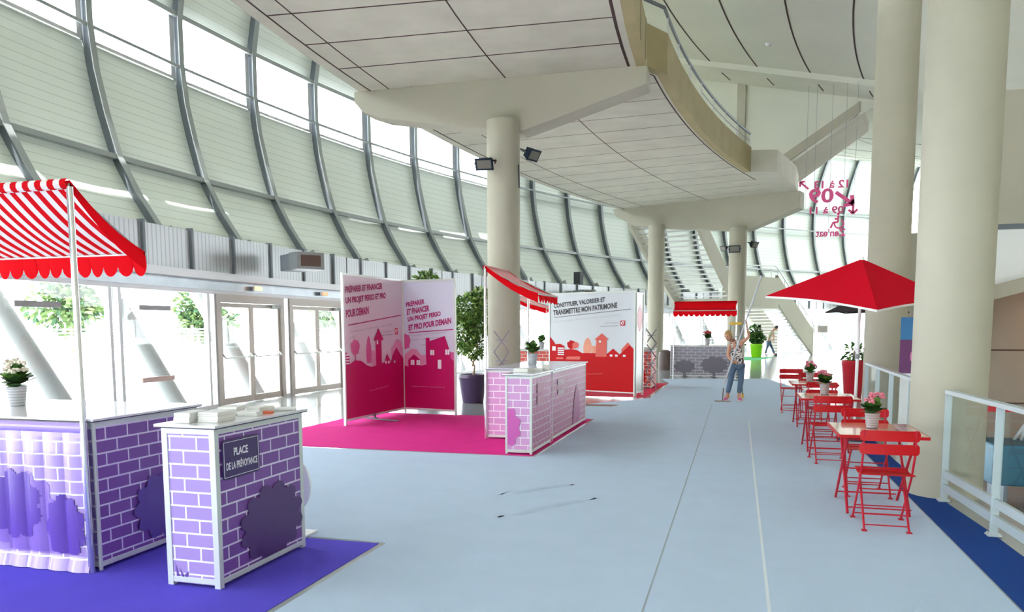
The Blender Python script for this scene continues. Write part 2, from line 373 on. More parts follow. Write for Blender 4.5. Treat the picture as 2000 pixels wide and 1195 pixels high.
while th > -.5:
    if th < -.02: ln.ring([(48.03, ZS-.004), (53.37, ZS-.004), (53.37, ZS+.01), (48.03, ZS+.01)], [th-.0003, th+.0003])
    th -= .0243
ln.build('joint', joint_m, CEIL)
ln = MB()
for R in (52.45, 49.75): ln.ring([(R-.01, ZS-.004), (R+.01, ZS-.004), (R+.01, ZS+.01), (R-.01, ZS+.01)], THC)
ln.ring(lambda th: [(r_in(th)+.22, ZS-.004), (r_in(th)+.25, ZS-.004), (r_in(th)+.25, ZS+.01), (r_in(th)+.22, ZS+.01)], THC)
ln.ring([(53.36, ZS-.004), (53.39, ZS-.004), (53.39, ZS+.01), (53.36, ZS+.01)], THC)
ln.build('joint', joint_m, CEIL)
ln = MB(); th = .012
while th < .315:
    ln.ring([(r_in(th)+.22, ZS-.003), (53.37, ZS-.003), (53.37, ZS+.01), (r_in(th)+.22, ZS+.01)], [th-.0002, th+.0002]); th += .0243
ln.build('joint', joint_thin, CEIL)
pj = MB()
for th in (-.0885, -.0395, -.018): pj.ring([(r_in(th)-.036, ZS), (r_in(th)+.01, ZS), (r_in(th)+.01, 7.3), (r_in(th)-.036, 7.3)], [th-.0002, th+.0002])
pj.build('joint', joint_m, CEIL)
def beam(name, th, prof, w, label):
    mb = MB(); t = Vector((sin(th), cos(th), 0))
    mb.prism([PT(r, th, z)-t*w/2 for r, z in prof], t*w)
    o = mb.build(name, concrete, bevel=.02); tag(o, label, 'beam', 'hammerhead beams'); return o
beam('hammerhead_beam', -.012+.3/50, [(53.75, 6.56), (53.75, 6.35), (53.55, 6.12), (53.15, 5.98), (50.9, 5.6), (50.15, 5.5), (47.68, 6.2), (47.68, 6.68), (48.1, 6.56)], .6, 'tapered concrete beam resting on the column with two spotlights')
beam('hammerhead_beam', .324+.3/50, [(53.9, 6.56), (53.75, 6.25), (52.9, 5.8), (51.9, 5.66), (48.6, 5.3), (48.15, 5.3), (46.28, 5.95), (46.28, 6.56)], .6, 'far tapered concrete beam carried by two columns above the stairs')
# hand rail on the parapet
rl = empty('upper_railing', PT(47.5, 0, 7.3), 0, 'thin dark handrail on the upper promenade parapet', 'railing'); T = Matrix.Translation(-rl.location)
mb = MB(); mb.xf = T; mb.tube([PT(r_in(t)+.02, t, 7.72) for t in arange(-.10, .226, 30)], .035, 8); mb.build('handrail', steel_d, rl, smooth=True)
mb = MB(); mb.xf = T
mb.tube([PT(r_in(t)+.02, t, 7.5) for t in arange(.1, .226, 12)], .012, 6); mb.build('mid_wire', steel, rl)
for t in arange(-.086, .226, 10):
    mb = MB(); mb.xf = T; mb.bar(PT(r_in(t)+.02, t, 7.3), PT(r_in(t)+.02, t, 7.7), .03, .07); mb.build('post', alu, rl)
# landing, wall, flight going inwards
mb = MB(); mb.prism([(.25, 26.3, ZS-.01), (1.07, 26.47, ZS-.01), (1.81, 29.27, ZS-.01), (2.03, 31.3, ZS-.01), (.9, 31.0, ZS-.01)], (0, 0, .68)); mb.build('landing', soffit_m, CEIL)
SW = empty('wall_vomitory', (0, 0, 0), kind='structure')
def cone(r): return 10.05+.28*(r-47)
tw = Vector((sin(.305), cos(.305), 0))
mb = MB(); mb.prism([PT(53.5, .305, 7.0), PT(47.3, .305, 7.0), PT(46.88, .305, 7.2), PT(44.3, .305, 8.75), PT(43.6, .305, 9.1), PT(53.5, .305, cone(53.5))], tw*.25); mb.build('side_wall', concrete_w, SW)
mb = MB(); mb.prism([PT(48.35, .303, 7.0), PT(48.05, .303, 7.0), PT(48.05, .303, cone(48.1)), PT(48.35, .303, cone(48.4))], tw*.3); mb.build('pilaster', concrete, SW)
FL = MB(); fa, fb, fc, fd = PT(46.88, .303, 7.23), PT(44.2, .303, 8.80), PT(44.5, .371, 8.80), PT(47.05, .371, 7.2)
FL.hexa([fa, fb, fc, fd], [q+Vector((0, 0, .35)) for q in (fa, fb, fc, fd)])
fo = FL.build('stair_flight', concrete_g, SW)
mb = MB(); n_ = (fb-fa).cross(fd-fa).normalized(); n_ = n_ if n_.z < 0 else -n_
e1 = fa+(fd-fa)*.07; e2 = fb+(fc-fb)*.07; mb.bar(e1+n_*.004, e2+n_*.004, .03, .01, up=n_); mb.build('joint', joint_m, SW)
mb = MB(); te = -.70; tv = Vector((sin(te), cos(te), 0)); mb.prism([PT(62, te, -.3), PT(37, te, -1.9), PT(37, te, 9), PT(62, te, 14.5)], tv*-.3)
tag(mb.build('wall_back_added', concrete_w), kind='structure')  # unseen end wall, added to block light coming from behind the camera
# upper conical soffit
mb = MB(); rr = [37.2, 40, 42.5, 44, 45.5, 47, 48.5, 50, 52, 54, 56, 58, 59.9]
mb.ring(lambda th: [(r, cone(r)) for r in rr]+[(r, cone(r)+.3) for r in reversed(rr)], arange(-.72, 1.3, 100)); mb.build('upper_soffit', concrete_w, CEIL, smooth=True)
ln = MB()
for R in (43.75, 45.3, 46.95, 48.5, 50.1, 51.7): ln.ring([(R-.022, cone(R)-.012), (R+.022, cone(R)-.0), (R+.022, cone(R)+.02), (R-.022, cone(R)+.02)], arange(-.6, .295, 50))
ln.build('joint', joint_m, CEIL)
ln = MB()
for R in (46.95, 51.7, 55): ln.ring([(R-.022, cone(R)-.012), (R+.022, cone(R)-.0), (R+.022, cone(R)+.02), (R-.022, cone(R)+.02)], arange(.4, 1.25, 50))
for th in (.5, .62, .75, .87): ln.ring(lambda t: [(r, cone(r)-.012) for r in (43, 59)]+[(r, cone(r)+.01) for r in (59, 43)], [th-.0004, th+.0004])
ln.build('joint', joint_thin, CEIL)
mb = MB()
for th in (.246, -.08):
    t = Vector((sin(th), cos(th), 0)); mb.prism([PT(r, th, cone(r)-d)-t*.0 for r, d in ((43, 0), (43, .18), (58, .18), (58, 0))], t*.62)
mb.build('radial_beam', concrete_w, CEIL)
for (x, y) in ((1484, 53),):
    p = PT(46.1, .19, cone(46.1)-.0); o = MB().lathe([(.09, 0), (.09, -.03), (.06, -.08), (.02, -.1)], 16).build('smoke_detector', white_m, smooth=True, loc=p+Vector((0, 0, .02))); tag(o, 'small round white detector on the upper concrete ceiling', 'detector')

# ---------------------------------------------------------------- far staircase
ST = empty('staircase', PT(52, .5), 0, 'far concrete staircase with open metal treads and a mid landing', 'staircase'); T = Matrix.Translation(-ST.location)
def sten(name, r, ta, za, tb, zb, h0, h1, w=.16, m=concrete):   # sloping stringer between two azimuths
    mb = MB(); mb.xf = T; n = 6; ps = []
    mb.ring(lambda th: (lambda f: [(r-w/2, za+(zb-za)*f+h0), (r+w/2, za+(zb-za)*f+h0), (r+w/2, za+(zb-za)*f+h1), (r-w/2, za+(zb-za)*f+h1)])((th-ta)/(tb-ta)), arange(ta, tb, n)); return mb.build(name, m, ST)
for r in (50.5, 53.4): sten('stringer', r, .335, 6.35, .425, 2.9, -.5, .35)
for r in (52.9, 55.3): sten('stringer', r, .590, 3.0, .661, 0.0, 0, 1.45)
mb = MB(); mb.xf = T; mb.ring([(50.4, 2.62), (53.5, 2.62), (53.5, 2.95), (50.4, 2.95)], arange(.425, .475, 4)); mb.ring([(52.8, 2.62), (55.4, 2.62), (55.4, 2.95), (52.8, 2.95)], arange(.475, .592, 6)); mb.build('landing', concrete, ST)
mb = MB(); mb.xf = T; mb.ring([(52.8, 2.95), (52.95, 2.95), (52.95, 4.3), (52.8, 4.3)], arange(.49, .592, 5)); mb.build('parapet', concrete, ST)
tread = mat('metal_tread', (228, 230, 230), .5, .1)
n = 18
for k in range(n):
    f = (k+.5)/n; th = .335+(.425-.335)*f; z = 6.3-(6.3-2.95)*f
    mb = MB(); mb.xf = T; mb.ring([(50.58, z-.03), (53.32, z-.03), (53.32, z+.02), (50.58, z+.02)], [th-.0027, th+.0022]); mb.build('tread', tread, ST)
n = 16
for k in range(n):
    f = (k+.5)/n; th = .592+(.661-.592)*f; z = 2.85-2.85*f
    mb = MB(); mb.xf = T; mb.ring([(52.98, z-.03), (55.22, z-.03), (55.22, z+.02), (52.98, z+.02)], [th-.0026, th+.002]); mb.build('tread', tread, ST)
mb = MB(); mb.xf = T
hr = lambda th: PT(52.9, th, 3.0-(th-.59)/.071*3.0+1.45+.45)
mb.tube([PT(52.9, .50, 4.75), PT(52.9, .585, 4.95)]+[hr(t) for t in arange(.592, .661, 6)]+[PT(52.9, .665, 1.3)], .03, 8)
for t in arange(.50, .58, 3): mb.tube([PT(52.9, t, 4.3), PT(52.9, t, 4.78)], .02, 6)
for t in arange(.592, .661, 5): mb.tube([hr(t)-Vector((0, 0, .5)), hr(t)], .02, 6)
mb.build('handrail', alu, ST, smooth=True)

# ---------------------------------------------------------------- right hand side: lower level and inner walls
RW = empty('wall_right', (0, 0, 0), kind='structure')
MB().ring([(37.0, -1.9), (37.4, -1.9), (37.4, 9.0), (37.0, 9.0)], arange(-.72, 1.35, 60)).build('arena_wall', concrete_g, RW)
MB().ring([(37.4, -1.9), (44.3, -1.9), (44.3, -1.5), (37.4, -1.5)], arange(-.72, 1.35, 60)).build('lower_floor', mat('lower_floor', (150, 150, 156), .35), RW)
MB().box((4.62, 17.2, 3.6), (9, 17.8, 6.1)).build('upper_block', concrete, RW)
MB().box((4.75, 17.25, 2.45), (9, 17.7, 3.5)).build('white_panel', white_m, RW)
MB().box((4.62, 17.22, 3.5), (9, 17.8, 3.6)).build('shadow_gap', steel_d, RW)
mb = MB(); mb.prism([(3.9, 16.9, 1.93), (9, 16.9, 3.35), (9, 16.9, 3.6), (3.9, 16.9, 2.2)], (0, 1.5, 0)); mb.build('ramp_slab', concrete_g, RW)
mb = MB(); mb.box((4.4, 18.4, -1.5), (9.5, 18.8, 3.4)); mb.build('lower_wall', mat('lower_concrete', (140, 132, 120), .85, noise=.12, nscale=2), RW)
ln = MB(); ln.box((4.4, 18.385, .02), (9.5, 18.41, .05)); ln.box((4.4, 18.385, 1.13), (9.5, 18.41, 1.16)); ln.build('joint', joint_m, RW)
mb = MB(); mb.box((3.7, 23.4, 1.55), (5.6, 23.9, 4.15)); mb.build('pier', concrete, RW)
CZ = .0045
# ---------------------------------------------------------------- shared helpers for the exhibition things
def lettering(body, o, u, v, width, height, m, parent, bold=.02, name='lettering', align='LEFT', depth=.002):
    u = Vector(u).normalized(); v = Vector(v).normalized(); w = u.cross(v)
    cu = bpy.data.curves.new(name, 'FONT'); cu.body = body; cu.size = 1; cu.offset = bold; cu.extrude = 0; cu.resolution_u = 3
    t = bpy.data.objects.new(name, cu); COL.objects.link(t); bpy.context.view_layer.update()
    me = bpy.data.meshes.new_from_object(t.evaluated_get(bpy.context.evaluated_depsgraph_get()))
    bpy.data.objects.remove(t); bpy.data.curves.remove(cu)
    xs = [q.co.x for q in me.vertices]; ys = [q.co.y for q in me.vertices]
    x0, x1, y0, y1 = min(xs), max(xs), min(ys), max(ys)
    sx = width/(x1-x0); sy = height/(y1-y0); o = Vector(o)
    for q in me.vertices: q.co = o+u*((q.co.x-x0)*sx)+v*((q.co.y-y0)*sy)+w*depth
    me.materials.clear(); me.materials.append(m); me.update()
    ob = bpy.data.objects.new(name, me); link(ob, parent); return ob
def quad_uv(mb, o, u, v, W_, H_, ou=0, ov=0):
    o = Vector(o); u = Vector(u); v = Vector(v)
    mb.add([o, o+u*W_, o+u*W_+v*H_, o+v*H_], [(0, 1, 2, 3)], [[(ou, ov), (ou+W_, ov), (ou+W_, ov+H_), (ou, ov+H_)]])
def flat(name, pts, o, u, v, m, parent, d=.002, t=.0):
    o = Vector(o); u = Vector(u); v = Vector(v); w = u.cross(v)
    mb = MB(); mb.add([o+u*a+v*b+w*d for a, b in pts], [tuple(range(len(pts)))]); return mb.build(name, m, parent)
def bush(cx, cz, rx, rz, n=11, lob=.12, base=None):     # outline of a printed bush: scalloped
    pts = []
    for k in range(n*5):
        a = 2*PI*k/(n*5); s = 1-lob+lob*abs(sin(a*n/2))*1.6
        pts.append((cx+rx*s*cos(a), cz+rz*s*sin(a)))
    return pts
def counter(name, label, x0, x1, y0, y1, mb_front, mb_side, frame_front=True, frame_side=True, h=1.03, over=.03, post=.03, group=None, cat='counter', topm=None, uvoff=(0, 0)):
    t = empty(name, ((x0+x1)/2, (y0+y1)/2, 0), 0, label, cat, group); T = Matrix.Translation(-t.location)
    def P_(o, u, v, W_, H_, m, ou=0):
        mb = MB(); mb.xf = T; quad_uv(mb, o, u, v, W_, H_, ou, uvoff[1]); mb.build('print_panel', m, t)
    g = .006
    P_((x0+g, y0+g, .02), (1, 0, 0), (0, 0, 1), x1-x0-2*g, h-.04, mb_front, uvoff[0]); P_((x1-g, y0+g, .02), (0, 1, 0), (0, 0, 1), y1-y0-2*g, h-.04, mb_side)
    P_((x1-g, y1-g, .02), (-1, 0, 0), (0, 0, 1), x1-x0-2*g, h-.04, mb_front); P_((x0+g, y1-g, .02), (0, -1, 0), (0, 0, 1), y1-y0-2*g, h-.04, mb_side)
    fr = MB(); fr.xf = T; p = post
    for cx_, cy_ in ((x0, y0), (x1-p, y0), (x0, y1-p), (x1-p, y1-p)): fr.box((cx_, cy_, 0), (cx_+p, cy_+p, h-.005))
    for z in (.025, h-.045):
        fr.box((x0+p, y0, z), (x1-p, y0+.02, z+.035)); fr.box((x0+p, y1-.02, z), (x1-p, y1, z+.035))
        fr.box((x0, y0+p, z), (x0+.02, y1-p, z+.035)); fr.box((x1-.02, y0+p, z), (x1, y1-p, z+.035))
    fr.build('frame', frame_m, t, bevel=.002)
    tp = MB(); tp.xf = T; tp.box((x0-over, y0-over, h), (x1+over, y1+over, h+.016)); tp.build('worktop', topm or top_m, t, bevel=.002)
    ed = MB(); ed.xf = T
    ed.box((x0-over, y0-over, h-.006), (x1+over, y1+over, h-.0005)); ed.build('worktop_edge', edge_m, t)
    return t, T
frame_m = mat('stand_aluminium', (214, 220, 216), .35, .15); top_m = mat('worktop_white', (236, 238, 242), .12, coat=.3); edge_m = mat('worktop_edge_dark', (58, 46, 66), .5)
# ---------------------------------------------------------------- striped awnings
red = mat('awning_red', (218, 10, 24), .85, spec=.1); aw_w = mat('awning_white', (240, 236, 232), .8)
for m in (red, aw_w):
    b = m.node_tree.nodes['Principled BSDF']
    tr = m.node_tree.nodes.new('ShaderNodeBsdfTranslucent'); tr.inputs[0].default_value = b.inputs['Base Color'].default_value
    mx = m.node_tree.nodes.new('ShaderNodeMixShader'); mx.inputs[0].default_value = .3
    m.node_tree.links.new(b.outputs[0], mx.inputs[1]); m.node_tree.links.new(tr.outputs[0], mx.inputs[2]); m.node_tree.links.new(mx.outputs[0], m.node_tree.nodes['Material Output'].inputs[0])
def awning(a, along, L, out, D_, z1, z0, label, per=.05, striped=True, val=.15, sc=.14, cat='awning', poles=(0, 1), top_roll=True, flapL=True):
    a = Vector(a); along = Vector(along); out = Vector(out)
    t = empty('striped_awning' if striped else 'awning', (a.x, a.y, 0), 0, label, cat, 'awnings of the stands'); T = Matrix.Translation(-t.location)
    n = int(L/per); ns = 8
    def sl(f): return out*(D_*f)+Vector((0, 0, z1-(z1-z0)*f-.05*sin(PI*f)))
    mb = MB(); mb.xf = T
    for i in range(n):
        mb.mi = (i % 2) if striped else 0
        for j in range(ns):
            wv = lambda s_, f_: Vector((0, 0, .007*sin(s_*9)*sin(PI*f_)))
            s0, s1, f0, f1 = L*i/n, L*(i+1)/n, j/ns, (j+1)/ns
            A = Vector((a.x, a.y, 0))
            mb.add([A+along*s0+sl(f0)+wv(s0, f0), A+along*s1+sl(f0)+wv(s1, f0), A+along*s1+sl(f1)+wv(s1, f1), A+along*s0+sl(f1)+wv(s0, f1)], [(0, 1, 2, 3)])
    c = mb.build('canopy', [red, aw_w], t, smooth='full')
    A = Vector((a.x, a.y, 0))
    if top_roll:
        mb = MB(); mb.xf = T
        for i in range(n):
            mb.mi = (i % 2) if striped else 0; s0, s1 = L*i/n, L*(i+1)/n
            for k in range(6):
                p0, p1 = PI*1.25*k/6+PI*.45, PI*1.25*(k+1)/6+PI*.45
                q = lambda s_, p_: A+along*s_+out*(.035*cos(p_)+.0)+Vector((0, 0, z1-.02+.035*sin(p_)))
                mb.add([q(s0, p0), q(s1, p0), q(s1, p1), q(s0, p1)], [(0, 1, 2, 3)])
        mb.build('ridge_roll', [red, aw_w], t, smooth='full')
    # scalloped valance
    ms = max(3, int(round(L/sc))); mb = MB(); mb.xf = T; E = A+out*D_
    pts_t = []; pts_b = []
    N = ms*12
    for k in range(N+1):
        s = L*k/N; d = val-.07+.07*abs(sin(k/12*PI))**.55; off = out*(.012*sin(s*14)+.012)
        pts_t.append(E+along*s+Vector((0, 0, z0))); pts_b.append(E+along*s+off+Vector((0, 0, z0-d)))
    for k in range(N): mb.add([pts_t[k], pts_t[k+1], pts_b[k+1], pts_b[k]], [(0, 1, 2, 3)])
    mb.build('valance', red, t, smooth='full')
    # side flaps
    for s in ((0, L) if flapL else (0,)):
        mb = MB(); mb.xf = T
        for j in range(ns):
            f0, f1 = j/ns, (j+1)/ns; h0, h1 = .06+.07*f0, .06+.07*f1
            mb.add([A+along*s+sl(f0)+Vector((0, 0, .006)), A+along*s+sl(f1)+Vector((0, 0, .006)), A+along*s+sl(f1)-Vector((0, 0, h1)), A+along*s+sl(f0)-Vector((0, 0, h0))], [(0, 1, 2, 3)])
        mb.build('side_flap', red, t, smooth='full')
    mb = MB(); mb.xf = T; mb.tube([A+Vector((0, 0, z1-.03)), A+along*L+Vector((0, 0, z1-.03))], .014, 8)
    mb.tube([E+Vector((0, 0, z0-.01)), E+along*L+Vector((0, 0, z0-.01))], .012, 8)
    for s in (0.02, L-.02): mb.tube([A+along*s+Vector((0, 0, z1-.04)), E+along*s+Vector((0, 0, z0-.015))], .012, 8)
    mb.build('frame', chrome, t, smooth=True)
    for s in poles:
        mb = MB(); mb.xf = T; q = A+along*(L*s)-out*.0
        mb.lathe([(.021, 0), (.021, z1-.04)], 16, q); mb.build('pole', chrome, t, smooth=True)
    return t
chrome = mat('chrome', (225, 226, 230), .15, .85)

# ---------------------------------------------------------------- purple stand
pur_shade = brick('purple_brick_shaded', (124, 74, 162), (228, 218, 240), .20, .089, .012)  # side faces: the purple print with their shade put into the colour
pur_lit = brick('purple_brick_lit', (166, 140, 206), (236, 232, 246), .20, .089, .012)  # front faces: same purple print, lightened for the light they catch
pur_dk = mat('bush_purple', (80, 46, 112), .45); pur_dk2 = mat('bush_violet', (96, 66, 158), .45); navy = mat('plaque_navy', (60, 42, 100), .35)
white_t = mat('white_lettering', (240, 238, 246), .5)
t, T = counter('podium', 'small purple brick print podium with a street name plaque', -3.5, -3.105, 4.05, 5.06, pur_lit, pur_shade, post=.042, uvoff=(.05, .03), cat='podium')
o_ = Vector((-3.105, 4.05, 0))-t.location; uY = Vector((0, 1, 0)); uZ = Vector((0, 0, 1)); uX = Vector((1, 0, 0))
flat('bush_print', [(a, max(.065, b)) for a, b in bush(.60, .30, .36, .26, 12)], o_, uY, uZ, pur_dk, t, .003)
pl = MB(); r = .03; pts = []
for cx_, cz_, a0 in ((.455-r, .94-r, 0), (.06+r, .94-r, 90), (.06+r, .685+r, 180), (.455-r, .685+r, 270)):
    pts += [(cx_+r*cos(math.radians(a0+q)), cz_+r*sin(math.radians(a0+q))) for q in (0, 30, 60, 90)]
pl.prism([o_+uY*a+uZ*b+uX*.002 for a, b in pts], (.006, 0, 0)); plq = pl.build('street_plaque', navy, t)
bd = MB(); q = [(.075, .70), (.44, .70), (.44, .925), (.075, .925)]
for i in range(4):
    A, B = q[i], q[(i+1) % 4]; bd.bar(o_+uY*A[0]+uZ*A[1]+uX*.009, o_+uY*B[0]+uZ*B[1]+uX*.009, .003, .002, up=(1, 0, 0))
bd.build('plaque_border', white_t, plq)
lettering('PLACE', o_+uY*.175+uZ*.83, uY, uZ, .15, .052, white_t, plq, .03, depth=.0095)
lettering('DE LA PRÉVOYANCE', o_+uY*.095+uZ*.745, uY, uZ, .33, .06, white_t, plq, .03, depth=.0095)
flat('bush_print', [(.02, .05), (.04, .05), (.03, .15), (.06, .05), (.08, .05), (.06, .12), (.10, .05), (.115, .05), (.13, .10), (.10, .075), (.12, .05), (.03, .045)], Vector((-3.47, 4.055, 0))-t.location, uX, uZ, pur_dk2, t, .003)
t, T = counter('sales_counter', 'long purple brick print counter with a draped curtain front', -7.0, -4.14, 4.16, 5.2, pur_lit, pur_shade, post=.02, uvoff=(0, .02))
o_ = Vector((-4.14, 4.16, 0))-t.location
flat('bush_print', bush(.62, .33, .28, .24, 11), o_, uY, uZ, pur_dk2, t, .003)
# curtain: soft printed cloth hanging in folds on the front
cm = MB(); cm.xf = T; x0, x1 = -7.0, -4.17; N = 150
fold = lambda s: .022*abs(sin(s*PI/.165))**.7
for k in range(N):
    s0, s1 = (x1-x0)*k/N, (x1-x0)*(k+1)/N
    for j in range(10):
        z_0, z_1 = 1.02-1.015*j/10, 1.02-1.015*(j+1)/10
        P_ = lambda s, z: (x0+s+(.008 if z < .2 else 0), 4.115-fold(s)*min(1, max(0, (1.0-z)*8))+(.0 if z > .1 else -.03*(.1-z)*10), z)
        cm.add([P_(s0, z_0), P_(s1, z_0), P_(s1, z_1), P_(s0, z_1)], [(0, 1, 2, 3)], [[(s0, z_0), (s1, z_0), (s1, z_1), (s0, z_1)]])
cur_br = brick('lilac_brick_curtain', (176, 152, 214), (240, 236, 250), .20, .089, .011); cur_br.node_tree.nodes['Principled BSDF'].inputs['Roughness'].default_value = .25
cur = cm.build('curtain', cur_br, t, smooth='full')
# bush silhouettes printed on the curtain cloth: follow the folds
bushm = mat('curtain_bush', (96, 64, 168), .3); bushl = mat('curtain_bush_pale', (136, 106, 196), .3)
def fold_print(pts_in, m, d):
    cols = {}
    for k in range(N):
        s = (x1-x0)*(k+.5)/N; zs = []
        n = len(pts_in)
        for i in range(n):
            (a, b), (c, e) = pts_in[i], pts_in[(i+1) % n]
            if (a <= s < c) or (c <= s < a): zs.append(b+(e-b)*(s-a)/(c-a))
        zs.sort(); cols[k] = list(zip(zs[::2], zs[1::2]))
    mb = MB(); mb.xf = T
    for k, sp in cols.items():
        s0, s1 = (x1-x0)*k/N, (x1-x0)*(k+1)/N
        for (za, zb) in sp:
            for q in range(3):
                a_, b_ = za+(zb-za)*q/3, za+(zb-za)*(q+1)/3
                f = lambda s, z: (x0+s+(.008 if z < .2 else 0), 4.115-fold(s)*min(1, max(0, (1.0-z)*8))-d, z)
                mb.add([f(s0, a_), f(s1, a_), f(s1, b_), f(s0, b_)], [(0, 1, 2, 3)])
    mb.build('bush_print', m, cur, smooth='full')
off = 7.0
fold_print([(off+a, max(.12, b)) for a, b in bush(-4.70, .36, .30, .30, 11)], bushl, .003)
fold_print([(off+a, max(.2, b)) for a, b in bush(-4.78, .44, .22, .24, 9)], bushm, .005)
fold_print([(off+a, max(.12, b)) for a, b in bush(-4.36, .30, .16, .22, 9)], bushm, .007)
rollm = MB(); rollm.xf = T
for k in range(8):
    a0, a1 = PI*.5+PI*k/8, PI*.5+PI*(k+1)/8
    f = lambda x, a_: (x, 4.118+.03*cos(a_)*1.0, .985+.035*sin(a_))
    rollm.add([f(x0, a0), f(x1, a0), f(x1, a1), f(x0, a1)], [(0, 1, 2, 3)], [[(0, .01+k*.01), (x1-x0, .01+k*.01), (x1-x0, .02+k*.01), (0, .02+k*.01)]])
rollm.build('curtain_heading', mat('heading_lilac', (170, 150, 220), .3), t, smooth='full')
awning((-4.17, 4.11, 0), (-1, 0, 0), 2.8, (0, 1, 0), .64, 2.6, 2.2, 'red and white striped awning above the purple curtain counter', poles=(0,), val=.17, sc=.13)

# leaflets on the podium
paper = mat('paper_white', (236, 236, 234), .6); paper_e = mat('paper_edge', (206, 200, 182), .8)
def paper_stack(x, y, z, w, l, h, rz, label, group='leaflet stacks on the purple podium', cat='leaflets'):
    mb = MB(); n = max(2, int(h/.012)); rr = random.Random(int(x*1000))
    for k in range(n):
        dx, dy = rr.uniform(-.004, .004), rr.uniform(-.004, .004)
        mb.mi = 0; mb.box((-w/2+dx, -l/2+dy, h*k/n), (w/2+dx, l/2+dy, h*(k+.93)/n))
    o = mb.build('leaflet_stack', [paper, paper_e], loc=(x, y, z)); o.rotation_euler.z = rz; tag(o, label, cat, group); return o
Z1 = 1.0475
paper_stack(-3.39, 4.20, Z1, .11, .21, .065, .1, 'tallest white leaflet stack at the near left end of the podium')
paper_stack(-3.245, 4.27, Z1, .14, .21, .065, .08, 'tall white leaflet stack just above the plaque')
paper_stack(-3.42, 4.66, Z1, .13, .20, .055, .3, 'white leaflet stack at the back edge, mid podium')
paper_stack(-3.23, 4.60, Z1, .14, .10, .03, .2, 'low leaflet pile in front of the middle stacks')
paper_stack(-3.27, 4.79, Z1, .12, .15, .045, -.2, 'middle white leaflet stack with a slightly turned top')
paper_stack(-3.22, 4.975, Z1, .20, .15, .014, .5, 'thin fanned leaflets at the far end of the podium')
oc = mat('orange_card', (226, 110, 70), .5); o = MB().box((-.03, -.02, 0), (.03, .02, .018)).build('business_cards', oc, loc=(-3.165, 4.725, Z1)); tag(o, 'small orange stack of cards on the purple podium', 'cards')
# rounded white sign peeking from behind the podium
mb = MB(); mb.prism([(.13*cos(2*PI*k/24), 0, .40+.2*sin(2*PI*k/24)) for k in range(24)], (0, .02, 0)); mb.box((-.02, 0, .012), (.02, .02, .25)); mb.box((-.12, -.1, 0), (.12, .12, .012))
o = mb.build('oval_board', white_m, loc=(-3.36, 5.35, .0052)); tag(o, 'white oval board standing behind the purple podium', 'board')

# ---------------------------------------------------------------- pink stand
pk_lt = brick('pink_brick_print', (214, 158, 208), (246, 238, 244), .20, .098, .012)
pk_dk = brick('mauve_brick_print', (196, 120, 168), (226, 206, 220), .20, .098, .012)
pk_b = mat('bush_pink', (206, 92, 176), .45); pk_b2 = mat('bush_mauve', (176, 84, 150), .45)
t, T = counter('podium', 'slim pink brick print podium with white frame posts', -2.89, -2.53, 9.6, 10.68, pk_lt, pk_dk, cat='podium')
o_ = Vector((-2.89, 9.6, 0))-t.location
flat('bush_print', [(max(.03, a), b) for a, b in bush(-.02, .35, .22, .27, 10)], o_, uX, uZ, pk_b, t, .003)
o_ = Vector((-2.53, 9.6, 0))-t.location
for z0 in (.78, .62):
    flat('window_print', [(.28, z0), (.62, z0), (.62, z0+.12), (.28, z0+.12)], o_, uY, uZ, mat('window_print_pink', (208, 150, 178), .5), t, .003)
t, T = counter('sales_counter', 'pink and mauve brick print counter below the tilted awning', -3.56, -2.55, 10.88, 13.4, pk_lt, pk_dk, post=.015, topm=mat('worktop_blue', (206, 214, 232), .15))
o_ = Vector((-2.55, 10.88, 0))-t.location
flat('bush_print', [(1.45, .07), (1.42, .2), (1.5, .45), (1.62, .62), (1.75, .68), (1.9, .55), (2.0, .3), (1.95, .1), (1.85, .07)], o_, uY, uZ, pk_b2, t, .003)
for z0 in (.78, .64): flat('window_print', [(.3, z0), (.75, z0), (.75, z0+.09), (.3, z0+.09)], o_, uY, uZ, mat('window_print_mauve', (214, 186, 204), .5), t, .003)
awning((-3.57, 10.87, 0), (0, 1, 0), 1.25, (1, 0, 0), .80, 2.54, 2.13, 'red and white striped awning leaning over the pink counter', val=.13, sc=.12, poles=(0, 1.95))
for i, (x, y, w, l, h, lb) in enumerate(((-2.78, 10.1, .2, .3, .05, 'white leaflet stack at the left of the pink podium'), (-2.66, 10.4, .16, .2, .035, 'leaflet stack in the middle of the pink podium'), (-2.6, 10.6, .1, .12, .07, 'small upright card box at the far end of the pink podium'))):
    paper_stack(x, y, Z1, w, l, h, .2*i, lb, 'leaflets on the pink podium')

# ---------------------------------------------------------------- printed display walls
def skyline(o, u, W_, H_, shapes, parent, ms):
    for k, (kind, pts, mi) in enumerate(shapes):
        flat(kind, [(a*W_, b*H_) for a, b in pts], o, u, uZ, ms[mi], parent, .0035+.0008*k)
def rect(a, b, c, d): return [(a, b), (c, b), (c, d), (a, d)]
def house(x0, x1, z0, z1, zr, ov=.015): m = (x0+x1)/2; return [(x0, z0), (x1, z0), (x1, z1), (x1+ov, z1), (m, zr), (x0-ov, z1), (x0, z1)]
def blob(cx, cz, rx, rz, n=14, j=.12): return [(cx+rx*(1+j*sin(k*2.3))*cos(2*PI*k/n), cz+rz*(1+j*cos(k*3.1))*sin(2*PI*k/n)) for k in range(n)]
def poplar(cx, z0, z1, w):
    L_ = []; n = 12
    for k in range(n+1): f = k/n; L_.append((cx-w*(sin(PI*min(1, f*.9+.18))**.6)*(1 if k % 2 else .86), z0+(z1-z0)*f))
    return L_+[(2*cx-a, b) for a, b in reversed(L_)]
